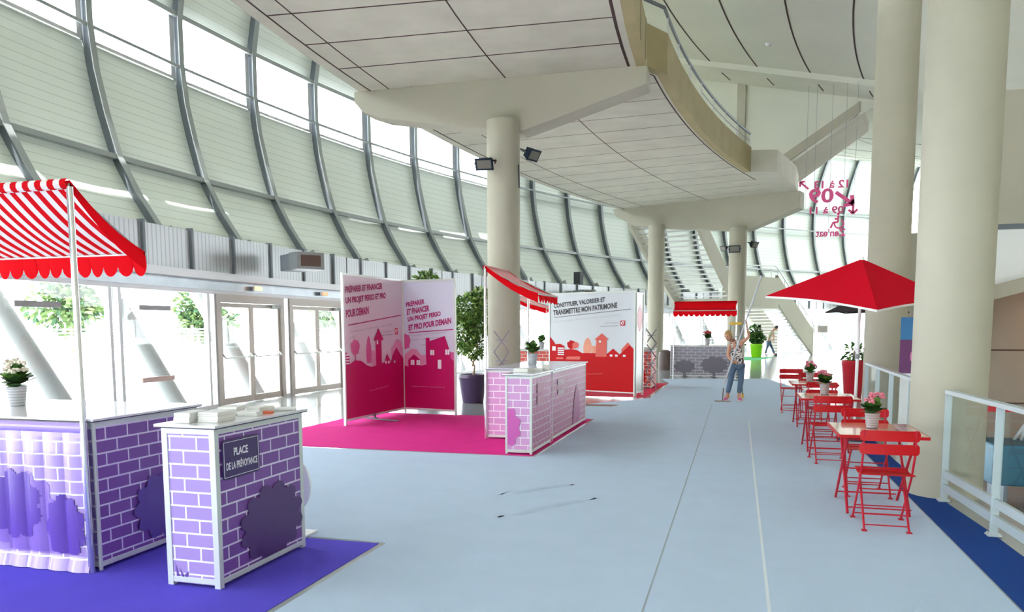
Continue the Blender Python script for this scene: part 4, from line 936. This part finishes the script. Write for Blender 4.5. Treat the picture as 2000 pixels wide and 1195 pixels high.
# ---------------------------------------------------------------- lamps and devices
blk = mat('black_plastic', (40, 44, 52), .45); navyb = mat('lamp_blue_black', (28, 42, 58), .5, spec=.2); lensm = mat('lamp_lens', (112, 112, 102), .35)
def flood(label, p, rz, tilt, s=.36, body=navyb):
    t = empty('floodlight', p, rz, label, 'floodlight', 'floodlights on the columns'); t.rotation_euler = (tilt, 0, rz)
    mb = MB(); mb.hexa([(-s/2, 0, -s*.33), (s/2, 0, -s*.33), (s/2, 0, s*.33), (-s/2, 0, s*.33)], [(-s*.34, s*.4, -s*.22), (s*.34, s*.4, -s*.22), (s*.34, s*.4, s*.22), (-s*.34, s*.4, s*.22)])
    for k in range(5): mb.box((-s*.3+k*s*.14, s*.3, -s*.26), (-s*.28+k*s*.14, s*.46, s*.26))
    mb.build('housing', body, t, bevel=.008)
    MB().box((-s*.38, -.012, -s*.22), (s*.38, .0, s*.22)).build('lens', lensm, t)
    mb = MB(); mb.bar((-s*.55, s*.15, 0), (-s*.55, s*.6, 0), .02, .03); mb.bar((s*.55, s*.15, 0), (s*.55, s*.6, 0), .02, .03); mb.bar((-s*.56, s*.6, 0), (s*.56, s*.6, 0), .02, .03); mb.build('bracket', blk, t)
flood('left spotlight on the near column with the hammerhead', (pA.x-.2, pA.y-.62, 4.78), .1, .5, .36)
flood('right spotlight on the near column, tilted upwards', (pA.x+.66, pA.y-.1, 5.0), 1.2, .55, .36)
flood('left black spotlight on the far column', (pF.x-.55, pF.y-.2, 4.62), -.8, .4, .3, blk)
flood('front spotlight facing the viewer on the far column', (pF.x-.12, pF.y-.6, 4.55), 0, .1, .42, blk)
flood('right black spotlight on the far column', (pF.x+.62, pF.y-.15, 4.72), .9, .5, .36, blk)
mb = MB(); mb.tube([(pA.x+.34, pA.y-.08, 4.85), (pA.x+.35, pA.y-.08, 4.4)], .015, 6); o = mb.build('cable', blk); tag(o, 'black cable hanging below the right spotlight of the near column', 'cable')
def heater(label, p, rz, s=1):
    t = empty('fan_heater', p, rz, label, 'heater', 'fan heaters on the window band')
    MB().box((-.55*s, -.1*s, -.17*s), (.12*s, .45*s, .19*s)).build('housing', mat('heater_grey', (138, 146, 156), .45, .2), t, bevel=.01)
    mb = MB(); f = [(.12, -.14, -.2), (.12, .49, -.2), (.12, .49, .2), (.12, -.14, .2)]
    mb.hexa([Vector(q)*s for q in f], [Vector((.62, q[1], q[2]*.92))*s for q in f]); mb.build('outlet_hood', galv, t, bevel=.01)
    MB().box((.615*s, -.05*s, -.12*s), (.63*s, .40*s, .12*s)).build('grille', mat('grille_dark', (92, 70, 64), .6), t)
heater('grey fan heater on the metal band above the left glass doors', (-9.62, 15.5, 3.12), math.radians(-38))
p = PT(55.8, .335, 3.1); heater('distant fan heater on the metal band left of the plain red awning', (p.x, p.y, p.z), -.9, 1)
p = PT(55.8, .80, 3.1); heater('distant fan heater on the metal band above the notice stand', (p.x, p.y, p.z), -1.3, 1)
def exitlamp(label, th, lit):
    p = PT(56.3, th, 2.53); t = empty('emergency_light', p, -th, label, 'emergency light', 'emergency lights over the doors')
    MB().box((0, -.13, -.05), (.06, .13, .05)).build('housing', white_m, t, bevel=.006)
    MB().box((.06, -.12, -.04), (.085, .12, .04)).build('diffuser', mat('lamp_orange', (255, 190, 140), .4, emit=(255, 150, 70, 4 if lit else .4)), t)
exitlamp('glowing orange emergency light over the left glass door', -.0105, True); exitlamp('unlit emergency light over the right glass door', .040, False)
p = PT(56.45, .352, 3.6); t = empty('loudspeaker', p, -.3, 'black loudspeaker standing on top of the metal band', 'loudspeaker')
MB().box((-.16, -.18, 0), (.16, .18, .56)).build('cabinet', blk, t, bevel=.02); MB().box((.16, -.16, .03), (.17, .16, .53)).build('grille', mat('speaker_grille', (58, 64, 74), .7), t)
for (ya, yb, z, lb) in ((8.75, 9.65, 2.02, 'grey horizontal strip on the glass left of the awning pole'), (11.48, 12.35, 2.03, 'upper grey strip on the glass right of the awning pole'), (11.48, 12.38, .72, 'lower brownish strip on the glass right of the awning pole')):
    ta, tb_ = [math.asin((y-CY)/56.36) for y in (ya, yb)]
    o = MB().ring([(56.34, z-.045), (56.37, z-.045), (56.37, z+.045), (56.34, z+.045)], [ta, tb_]).build('glass_strip', mat('strip_grey', (160, 158, 160) if z > 1 else (186, 160, 152), .6)); tag(o, lb, 'strip', 'strips across the glass')
# warm wall lamp over the lower level
wl = empty('wall_lamp', (7.05, 18.3, 1.5), 0, 'warm orange wall lamp over the lower level', 'wall lamp')
MB().box((-.1, -.08, -.05), (.1, .08, .05)).build('shade', mat('lamp_shade_orange', (255, 170, 90), .5, emit=(255, 140, 50, 12)), wl)
ld = bpy.data.lights.new('bulb', 'POINT'); ld.energy = 34; ld.color = (1, .42, .12); ld.shadow_soft_size = .15; lo = bpy.data.objects.new('bulb', ld); lo.location = (0, -.35, .05); link(lo, wl)
# things on the lower level
teal = mat('teal_cloth', (20, 84, 104), .6)
t = empty('covered_table', (6.1, 15.2, -1.5), 0, 'teal covered table down on the lower level', 'table'); MB().box((-1.9, -.5, .45), (2.2, .5, 1.15)).build('cloth', teal, t, bevel=.03)
mb = MB(); [mb.box((x, -.45, 0), (x+.06, .45, .45)) for x in (-1.7, .3, 2.0)]; mb.build('trestle', steel_d, t)
o = MB().box((-2.0, -.05, 0), (2.2, .05, .09)).build('bench_rail', redm, loc=(6.2, 16.1, .12)); tag(o, 'red horizontal bar above the teal table', 'bar')
o.location.z = .08
mb = MB(); rr = random.Random(5)
for k in range(26):
    x = rr.uniform(-1.6, 1.6); mb.bar((x, rr.uniform(-.1, .1), 0), (x+rr.uniform(-.25, .25), rr.uniform(-.1, .1), rr.uniform(.15, .42)), .02, .05)
o = mb.build('folded_chairs', steel, loc=(6.2, 15.4, -.35)); tag(o, 'tangle of grey folded chairs on the teal table', 'folded chairs', kind='stuff')
t = empty('rollup_banner', (2.62, 12.7, .0), 0, 'narrow blue and pink roll up banner behind the big column', 'banner')
MB().box((-.28, -.01, .05), (.3, .0, 1.78)).build('print_panel', white_m, t); MB().box((-.3, -.012, 1.45), (.3, -.0105, 1.78)).build('print_field', mat('banner_blue', (50, 130, 190), .5), t); MB().box((-.3, -.012, .95), (.3, -.0105, 1.45)).build('print_field', mat('banner_plum', (110, 50, 110), .5), t)
MB().box((-.3, -.08, 0), (.3, .08, .05)).build('base', steel_d, t)
mb = MB(); mb.prism([(.0+.16*cos(2*PI*k/20), -.016, 1.2+.16*sin(2*PI*k/20)) for k in range(20)], (0, .002, 0)); mb.build('print_disc', mat('banner_pink', (220, 120, 180), .5), t)

# ---------------------------------------------------------------- hanging lettering seen from behind
pkm = mat('sign_pink', (250, 100, 165), .7)
hs = empty('hanging_sign', (2.5, 26, 6.2), 0, 'pink hanging direction lettering seen mirrored from behind', 'hanging sign')
def ht(body, xr, z, w, h, bold=.03, slant=0): lettering(body, Vector((xr, 26, z))-hs.location, (-1, 0, slant), (0, 0, 1), w, h, pkm, hs, bold)
ht('12 à 13', 3.12, 5.86, .98, .24); ht('09', 2.72, 5.42, .72, .45, .03); ht('09 à 11', 3.02, 5.10, .98, .22); ht("Zen'eat", 3.10, 4.40, .86, .24)
def arrow(x, z, dx, dz, L_, w):
    d = Vector((dx, 0, dz)).normalized(); n = Vector((-d.z, 0, d.x)); c = Vector((x, 26, z))-hs.location; mb = MB()
    mb.bar(c-d*L_/2, c+d*L_/2, .01, w, up=tuple(n)); tip = c+d*L_/2
    for s in (-1, 1): mb.bar(tip, tip+(-d*.75+n*s*.75)*L_*.4, .01, w, up=tuple((n*.7+d*.7*s)))
    mb.build('arrow', pkm, hs)
arrow(1.86, 5.98, -1, .9, .34, .06); arrow(3.02, 5.55, 1, -.75, .62, .11); arrow(3.28, 5.28, .0, -1, .42, .07)
wc = MB(); c = Vector((2.9, 26, 4.78))-hs.location
wc.tube([c+Vector((.13*cos(a), 0, .13*sin(a))) for a in arange(PI*.9, PI*2.35, 14)], .024, 8); wc.ball(c+Vector((-.03, 0, .30)), .045, 8, 6)
for a_, b_ in (((-.03, .24), (-.04, .05)), ((-.04, .05), (-.17, .05)), ((-.17, .05), (-.24, -.12)), ((-.035, .15), (-.13, .15))): wc.tube([c+Vector((a_[0], 0, a_[1])), c+Vector((b_[0], 0, b_[1]))], .028, 8)
wc.build('wheelchair_symbol', pkm, hs)
wr = MB()
for x in (1.9, 2.15, 2.6, 3.0, 3.3): wr.tube([Vector((x, 26, 4.5 if x in (2.6, 3.0) else 5.2))-hs.location, Vector((x, 26, 8.95))-hs.location], .006, 5)
wr.build('suspension_wire', steel, hs)

# ---------------------------------------------------------------- zigzag leaflet racks, notice stand
def rack(label, x, y, rz, n=4):
    t = empty('leaflet_rack', (x, y, 0), rz, label, 'leaflet rack', 'zigzag leaflet racks'); mb = MB(); w = .13
    for k in range(n):
        z = .15+k*.36
        for s in (-1, 1):
            mb.bar((-w, s*.12, z), (w, s*.12, z+.36), .01, .015); mb.bar((w, s*.12, z), (-w, s*.12, z+.36), .01, .015)
    mb.bar((-w, -.12, .0), (-w, -.12, .2), .01, .015); mb.bar((w, -.12, 0), (w, -.12, .2), .01, .015); mb.bar((-w, .12, .0), (-w, .12, .2), .01, .015); mb.bar((w, .12, 0), (w, .12, .2), .01, .015)
    mb.build('frame', mat('rack_grey', (130, 124, 136), .4, .4), t)
    for k in range(n): MB().hexa([(-.1, -.12, .34+k*.36), (.1, -.12, .34+k*.36), (.1, .12, .34+k*.36), (-.1, .12, .34+k*.36)], [(-.1, -.12, .36+k*.36), (.1, -.12, .36+k*.36), (.1, .12, .36+k*.36), (-.1, .12, .36+k*.36)]).build('tray', steel, t)
rack('zigzag leaflet rack in front of the near column', -3.85, 12.6, .3); rack('zigzag leaflet rack beside the red podium', -2.12, 20.0, .2)
t = empty('notice_stand', (4.78, 49, 0), 0, 'small notice on a thin stand beyond the staircase foot', 'notice stand')
MB().tube([(0, 0, 0), (0, 0, 1.32)], .02, 8).build('pole', alu, t); MB().box((-.27, -.02, 1.3), (.27, .0, 1.7)).build('board', mat('notice_paper', (206, 198, 192), .6), t); MB().lathe([(.2, 0), (.2, .02)], 20).build('base', alu, t)
mb = MB(); [mb.box((-.2, -.024, 1.4+.07*k), (.2, -.021, 1.415+.07*k)) for k in range(4)]; mb.build('text_line', greyt, t)
mb = MB(); mb.lathe([(.26, 0), (.27, .5), (.24, .7), (.1, .78)], 20); o = mb.build('litter_bin', mat('bin_brown', (92, 78, 74), .5), smooth=True, loc=(-2.65, 30.2, 0)); tag(o, 'dark rounded bin behind the slender far column', 'bin')

# ladder behind the person
yel = mat('ladder_yellow', (226, 180, 60), .5)
t = empty('step_ladder', (-.02, 18.65, CZ), 0, 'thin step ladder with a yellow top bar behind the person', 'step ladder')
mb = MB()
for s in (-1, 1):
    mb.bar((s*.1-.04, 0, 1.7), (s*.16, -.02, .05), .02, .03); mb.bar((s*.1-.04, .05, 1.7), (s*.16, .5, .05), .02, .03)
mb.build('rail', steel_d, t); MB().box((-.17, -.02, 1.69), (.1, .09, 1.75)).build('top_bar', yel, t, bevel=.01)
for z in (.4, .75, 1.1, 1.4): MB().box((-.14, -.04, z), (.12, .04, z+.02)).build('step', steel, t)
for s in (-1, 1): MB().box((s*.16-.025, -.045, 0), (s*.16+.025, .01, .07)).build('foot', yel, t); MB().box((s*.16-.025, .47, 0), (s*.16+.025, .53, .07)).build('foot', yel, t)

# ---------------------------------------------------------------- people
skinm = mat('skin', (214, 158, 130), .55); 
def skin_obj(name, V, E_, rad, m, parent, root=0, sub=2, loc=None):
    me = bpy.data.meshes.new(name); me.from_pydata([tuple(v) for v in V], E_, []); me.materials.append(m)
    o = bpy.data.objects.new(name, me); link(o, parent)
    s = o.modifiers.new('skin', 'SKIN'); s.use_smooth_shade = True; s.branch_smoothing = .6
    for i, r in enumerate(rad):
        sv = me.skin_vertices[0].data[i]; sv.radius = (r, r) if not isinstance(r, tuple) else r; sv.use_root = (i == root)
    d = o.modifiers.new('sub', 'SUBSURF'); d.levels = sub; d.render_levels = sub
    return o
def head(parent, c, face, up, skin_, hair, s=1.0, back=.6):
    # head as a shaped ball in a local frame: face = direction looked at
    f = Vector(face).normalized(); r_ = f.cross(Vector(up)).normalized(); u_ = r_.cross(f); Mx = Matrix((r_, f, u_)).transposed().to_4x4(); Mx.translation = Vector(c)
    mb = MB(); mb.xf = Mx; n, m_ = 20, 14
    vs_, fs = [], []
    for i in range(m_+1):
        a = PI*i/m_
        for k in range(n):
            b_ = 2*PI*k/n; x = .075*sin(a)*cos(b_); y = .092*sin(a)*sin(b_); z = .115*cos(a)
            if z < 0: t_ = -z/.115; x *= 1-.28*t_; y *= (1-.12*t_) if y > 0 else (1-.35*t_)
            vs_.append((x*s, y*s, z*s))
    for i in range(m_):
        for k in range(n): fs.append((i*n+k, i*n+(k+1) % n, (i+1)*n+(k+1) % n, (i+1)*n+k))
    mb.add(vs_, fs); hd = mb.build('head', skin_, parent, smooth='full')
    mb = MB(); mb.xf = Mx; mb.prism([(-.014*s, .085*s, -.03*s), (.014*s, .085*s, -.03*s), (.005*s, .088*s, .02*s), (-.005*s, .088*s, .02*s)], (0, .001, 0)); mb.ball((0, .095*s, -.022*s), .014*s, 8, 6, (1, 1, 1.3)); mb.build('nose', skin_, hd, smooth='full')
    for sx in (-1, 1):
        mb = MB(); mb.xf = Mx; mb.ball((sx*.03*s, .079*s, .008*s), .011*s, 8, 6); mb.build('eye', mat('eye_dark', (50, 40, 38), .3), hd)
        mb = MB(); mb.xf = Mx; mb.ball((sx*.077*s, -.005*s, -.005*s), .026*s, 8, 6, (.35, .8, 1.2)); mb.build('ear', skin_, hd, smooth='full')
    mb = MB(); mb.xf = Mx; mb.ball((0, .078*s, -.058*s), .02*s, 8, 6, (1, .35, .3)); mb.build('mouth', mat('lips', (176, 98, 92), .5), hd)
    mb = MB(); mb.xf = Mx; vs_, fs = [], []; rr = random.Random(3)
    for i in range(9):
        a = PI*.62*i/8
        for k in range(n):
            b_ = 2*PI*k/n; fr = max(0, sin(b_)); a2 = a*(1-.55*fr); q = 1.12+rr.uniform(-.03, .05)
            vs_.append((.077*sin(a2)*cos(b_)*q*s, (.094*sin(a2)*sin(b_)*q-.006)*s, (.118*cos(a2)*q)*s))
    for i in range(8):
        for k in range(n): fs.append((i*n+k, i*n+(k+1) % n, (i+1)*n+(k+1) % n, (i+1)*n+k))
    mb.add(vs_, fs); h = mb.build('hair', hair, parent, smooth='full'); sd2 = h.modifiers.new('t', 'SOLIDIFY'); sd2.thickness = .012*s
    return hd
def hand_chain(V, E_, rad, wrist, palm_dir, side, curl, idx, s=1.0):
    # palm + five fingers curling towards `curl`
    w = Vector(V[wrist]); d = Vector(palm_dir).normalized(); sd_ = Vector(side).normalized(); c = Vector(curl).normalized()
    b = len(V); V.append(w+d*.045*s); rad.append(.026*s); E_.append((wrist, b))
    for i, (off_, l) in enumerate(((-.03, .06), (-.01, .072), (.01, .068), (.028, .052))):
        p0 = w+d*.085*s+sd_*off_*s; p1 = p0+(d*.6+c*.8).normalized()*l*.5*s; p2 = p1+(c-d*.3).normalized()*l*.5*s
        k = len(V); V += [p0, p1, p2]; rad += [.011*s, .010*s, .008*s]; E_ += [(b, k), (k, k+1), (k+1, k+2)]
    k = len(V); p0 = w+d*.03*s-sd_*.035*s; V += [p0+c*.02*s, p0+c*.05*s+d*.025*s]; rad += [.012*s, .009*s]; E_ += [(b, k), (k, k+1)]
# person with the pole (local coordinates, base at the feet)
pw = empty('person', (-.06, 17.85, CZ), 0, 'person in a patterned sleeveless shirt and jeans steadying a long pole', 'person')
L_ = lambda x, y, z: Vector((x+.06, y-17.85, z))
V = [L_(0, 17.92, .86), L_(-.01, 17.93, .98), L_(-.02, 17.9, 1.14), L_(-.04, 17.87, 1.26), L_(-.10, 17.82, 1.34), L_(-.15, 17.78, 1.38),
     L_(.10, 17.88, 1.30), L_(.235, 17.78, 1.42), L_(.19, 17.68, 1.63), L_(.18, 17.66, 1.69),
     L_(-.165, 17.85, 1.23), L_(-.20, 17.74, 1.01), L_(-.12, 17.66, .91), L_(-.10, 17.65, .90),
     L_(-.10, 17.92, .82), L_(-.13, 17.86, .46), L_(-.20, 17.9, .09), L_(-.23, 17.80, .04),
     L_(.10, 17.92, .82), L_(.09, 17.88, .46), L_(.055, 17.92, .09), L_(.075, 17.80, .04)]
rad = [(.14, .10), (.125, .09), (.135, .095), (.12, .08), .048, .045, .055, .036, .027, .024, .055, .038, .027, .024, .085, .055, .036, .035, .085, .055, .036, .035]
E_ = [(0, 1), (1, 2), (2, 3), (3, 4), (4, 5), (3, 6), (6, 7), (7, 8), (8, 9), (3, 10), (10, 11), (11, 12), (12, 13), (0, 14), (14, 15), (15, 16), (16, 17), (0, 18), (18, 19), (19, 20), (20, 21)]
hand_chain(V, E_, rad, 9, (-.05, -.05, 1), (0, -1, .1), (-1, -.1, 0), 0); hand_chain(V, E_, rad, 13, (.8, -.3, -.3), (.2, -.1, 1), (-.1, -1, .1), 0)
skin_obj('body', V, E_, rad, skinm, pw)
hairm = mat('hair_blond', (188, 154, 98), .7, noise=.4, nscale=60)
head(pw, L_(-.205, 17.74, 1.44), (-.45, -.85, -.30), (-.15, -.2, .95), skinm, hairm, 1.0)
shirt = mat('patterned_shirt', (230, 224, 222), .7); nt = shirt.node_tree; vo = nt.nodes.new('ShaderNodeTexVoronoi'); vo.inputs['Scale'].default_value = 42; cr = nt.nodes.new('ShaderNodeValToRGB')
tcn = nt.nodes.new('ShaderNodeTexCoord'); nt.links.new(tcn.outputs['Object'], vo.inputs['Vector']); cr.color_ramp.interpolation = 'CONSTANT'
cr.color_ramp.elements[0].color = lin((46, 44, 58)); cr.color_ramp.elements[1].position = .38; cr.color_ramp.elements[1].color = lin((232, 228, 226)); e = cr.color_ramp.elements.new(.62); e.color = lin((196, 132, 130)); e = cr.color_ramp.elements.new(.72); e.color = lin((236, 232, 230))
sx = nt.nodes.new('ShaderNodeSeparateColor'); nt.links.new(vo.outputs['Color'], sx.inputs[0]); nt.links.new(sx.outputs[0], cr.inputs[0]); nt.links.new(cr.outputs[0], nt.nodes['Principled BSDF'].inputs['Base Color'])
V2 = [L_(.0, 17.92, .76), L_(0, 17.92, .88), L_(-.01, 17.92, 1.0), L_(-.02, 17.9, 1.15), L_(-.04, 17.87, 1.265), L_(.09, 17.88, 1.29), L_(-.15, 17.86, 1.24), L_(-.085, 17.83, 1.315)]
skin_obj('shirt', V2, [(0, 1), (1, 2), (2, 3), (3, 4), (4, 5), (4, 6), (4, 7)], [(.165, .12), (.165, .12), (.152, .115), (.16, .115), (.145, .11), .08, .078, .066], shirt, pw)
jean = mat('denim', (92, 114, 140), .85, noise=.25, nscale=12)
V3 = [L_(0, 17.92, .84), L_(-.09, 17.92, .76), L_(-.13, 17.86, .46), L_(-.19, 17.9, .15), L_(.09, 17.92, .76), L_(.09, 17.88, .46), L_(.055, 17.92, .15)]
skin_obj('jeans', V3, [(0, 1), (1, 2), (2, 3), (0, 4), (4, 5), (5, 6)], [(.14, .11), .095, .068, .055, .095, .068, .055], jean, pw)
pshoe = mat('shoe_pink', (216, 110, 160), .7); sole = mat('shoe_sole', (220, 214, 216), .6)
for a_, b_ in ((L_(-.20, 17.92, .06), L_(-.245, 17.76, .035)), (L_(.055, 17.93, .06), L_(.10, 17.76, .035))):
    sh = skin_obj('shoe', [a_, a_.lerp(b_, .5), b_, a_+Vector((0, 0, .06))], [(0, 1), (1, 2), (0, 3)], [.045, .042, .036, .042], pshoe, pw)
    d = (b_-a_); mb = MB(); mb.bar((a_.x-d.x*.2, a_.y-d.y*.2, .012), (b_.x+d.x*.15, b_.y+d.y*.15, .012), .085, .024); mb.build('sole', sole, sh)
mb = MB(); a_ = L_(.19, 17.68, 1.60); mb.tube([a_, a_+Vector((0, -.005, .04))], .035, 12); mb.build('wristband', white_m, pw, smooth=True)
# pole and mop stand
mb = MB(); mb.tube([(-.27, 17.60, .385), (.46, 17.62, 2.74)], .020, 12); pole = mb.build('long_pole', mat('pole_white', (198, 202, 212), .35)); tag(pole, 'long white pole held diagonally by the person', 'pole')
t = empty('floor_stand', (-.29, 17.68, CZ), 0, 'short thin rod on a flat base at the feet of the person', 'stand')
MB().box((-.17, -.06, 0), (.17, .06, .014)).build('base', mat('stand_grey', (150, 140, 140), .5), t, bevel=.004); MB().tube([(0, 0, .014), (.01, 0, .30)], .011, 8).build('rod', mat('rod_brown', (120, 96, 90), .5), t)
# far walking person
pm = empty('person', (1.75, 46.0, 0), 0, 'distant bent person in a pale top and blue jeans walking right', 'person')
K = lambda x, z, y=0: Vector((x-1.75, y, z))
V = [K(1.67, .95), K(1.70, 1.1), K(1.80, 1.30), K(1.86, 1.42), K(1.95, 1.50), K(2.02, 1.53),
     K(1.86, 1.36, -.16), K(1.95, 1.12, -.18), K(1.90, .90, -.16), K(1.86, 1.36, .16), K(1.92, 1.1, .2), K(1.98, .88, .16),
     K(1.66, .88, -.09), K(1.60, .48, -.09), K(1.50, .09, -.09), K(1.60, .04, -.09), K(1.68, .88, .09), K(1.86, .48, .09), K(2.0, .09, .09), K(2.12, .04, .09)]
rad = [(.13, .1), (.125, .1), (.14, .1), (.12, .09), .05, .05, .055, .038, .027, .055, .038, .027, .085, .055, .038, .035, .085, .055, .038, .035]
E_ = [(0, 1), (1, 2), (2, 3), (3, 4), (4, 5), (3, 6), (6, 7), (7, 8), (3, 9), (9, 10), (10, 11), (0, 12), (12, 13), (13, 14), (14, 15), (0, 16), (16, 17), (17, 18), (18, 19)]
hand_chain(V, E_, rad, 8, (-.2, 0, -1), (0, 1, 0), (-1, 0, 0), 0); hand_chain(V, E_, rad, 11, (-.2, 0, -1), (0, 1, 0), (-1, 0, 0), 0)
skin_obj('body', V, E_, rad, skinm, pm, sub=1)
head(pm, K(2.07, 1.58), (.8, 0, -.6), (.5, 0, .8), skinm, mat('hair_dark', (50, 40, 38), .7))
skin_obj('shirt', [K(1.66, .9), K(1.70, 1.08), K(1.80, 1.30), K(1.86, 1.40), K(1.87, 1.35, -.15), K(1.92, 1.22, -.17), K(1.87, 1.35, .15), K(1.91, 1.2, .18)], [(0, 1), (1, 2), (2, 3), (3, 4), (4, 5), (3, 6), (6, 7)], [(.15, .12), (.15, .12), (.16, .12), (.14, .1), .07, .055, .07, .055], mat('top_pale', (186, 182, 160), .8), pm, sub=1)
skin_obj('jeans', [K(1.67, .93), K(1.66, .82, -.08), K(1.60, .48, -.09), K(1.51, .14, -.09), K(1.69, .82, .08), K(1.86, .48, .09), K(1.99, .14, .09)], [(0, 1), (1, 2), (2, 3), (0, 4), (4, 5), (5, 6)], [(.14, .11), .1, .07, .06, .1, .07, .06], jean, pm, sub=1)
for a_, b_ in ((K(1.49, .06, -.09), K(1.66, .04, -.09)), (K(1.99, .06, .09), K(2.18, .04, .09))): skin_obj('shoe', [a_, b_], [(0, 1)], [.05, .045], blk, pm, sub=1)

# ---------------------------------------------------------------- outside: fence, trees, dark wall
fm = mat('fence_slat', (98, 96, 94), .8)
t = empty('slatted_fence', PT(88, -.1), 0, 'pale slatted fence across the forecourt outside the glass', 'fence'); T = Matrix.Translation(-t.location)
mb = MB(); mb.xf = T
for a, b in zip(arange(-.35, .62, 36), arange(-.35, .62, 36)[1:]):
    for k in range(6): mb.add([PT(88, a+.001, .45+k*.22), PT(88, b-.001, .45+k*.22), PT(88, b-.001, .57+k*.22), PT(88, a+.001, .57+k*.22)], [(0, 1, 2, 3)])
o = mb.build('slats', fm, t); s_ = o.modifiers.new('t', 'SOLIDIFY'); s_.thickness = .03
for a in arange(-.35, .62, 36): mb = MB(); mb.xf = T; p = PT(87.95, a); mb.bar(p, p+uZ*1.85, .12, .12); mb.build('post', mat('fence_post', (226, 226, 224), .6) if 'fence_post' not in bpy.data.materials else bpy.data.materials['fence_post'], t)
tl = [mat('tree_leaf', (84, 106, 64), .8, spec=.1), mat('tree_leaf_pale', (104, 122, 80), .8, spec=.1), mat('tree_leaf_deep', (62, 88, 66), .8, spec=.1)]
tp_ = {'x': ('left', 'tall'), }
for i, (r, th, h, rx) in enumerate(((96, -.26, 6.2, 3.0), (98, -.175, 5.0, 2.4), (95, -.10, 6.6, 2.8), (99, -.01, 5.4, 2.5), (96, .085, 6.4, 2.8), (98, .20, 5.6, 2.6), (97, .31, 6.6, 3.0), (99, .43, 5.2, 2.5), (97, .56, 6.4, 3), (96, .70, 5.8, 2.8), (98, .86, 6.5, 3))):
    p = PT(r, th); t = empty('tree', p, 0, ['pale leafy tree seen through the glass far left of the awning pole', 'low bushy tree behind the fence just left of the awning pole', 'leafy tree seen through the glass just right of the awning pole', 'small tree seen through the left glass door', 'tree seen through the right glass door', 'tree outside hidden mostly by the pink panels', 'tree outside seen beside the aubergine pot', 'tree outside seen above the pink counter', 'tree outside seen below the plain red awning', 'tree outside seen behind the staircase', 'tree outside seen behind the notice stand'][i], 'tree', 'trees outside the glass')
    MB().tube([(0, 0, -.05), (.1, 0, h*.35), (0, 0, h*.7)], [.2, .14, .06], 8).build('trunk', mat('bark_out', (150, 130, 110), .8) if 'bark_out' not in bpy.data.materials else bpy.data.materials['bark_out'], t)
    rr = random.Random(40+i); mb = MB()
    for k in range(6): leaves(mb, (rr.uniform(-.5, .5)*rx, rr.uniform(-.5, .5)*rx, h*(.55+rr.uniform(-.2, .2))), rx*.6, rx*.6, h*.24, 300, .6, rr, inner=.1)
    mb.build('crown', tl, t)
o = MB().box((8.0, 80, -.05), (14.5, 80.5, 1.45)).build('low_wall', mat('dark_hedge', (70, 78, 80), .8)); tag(o, 'dark low wall outside beyond the notice stand', 'wall', kind='thing')

for o in list(bpy.data.objects):       # everything that stands on a carpet stands on its pile
    if o.parent is None and o.name.split('.')[0] in ('podium', 'sales_counter', 'striped_awning', 'awning', 'display_wall', 'leaflet_rack', 'leaflet_stack', 'business_cards') or (o.name.startswith('potted_flower') and o.location.z > 1): o.location.z += CZ
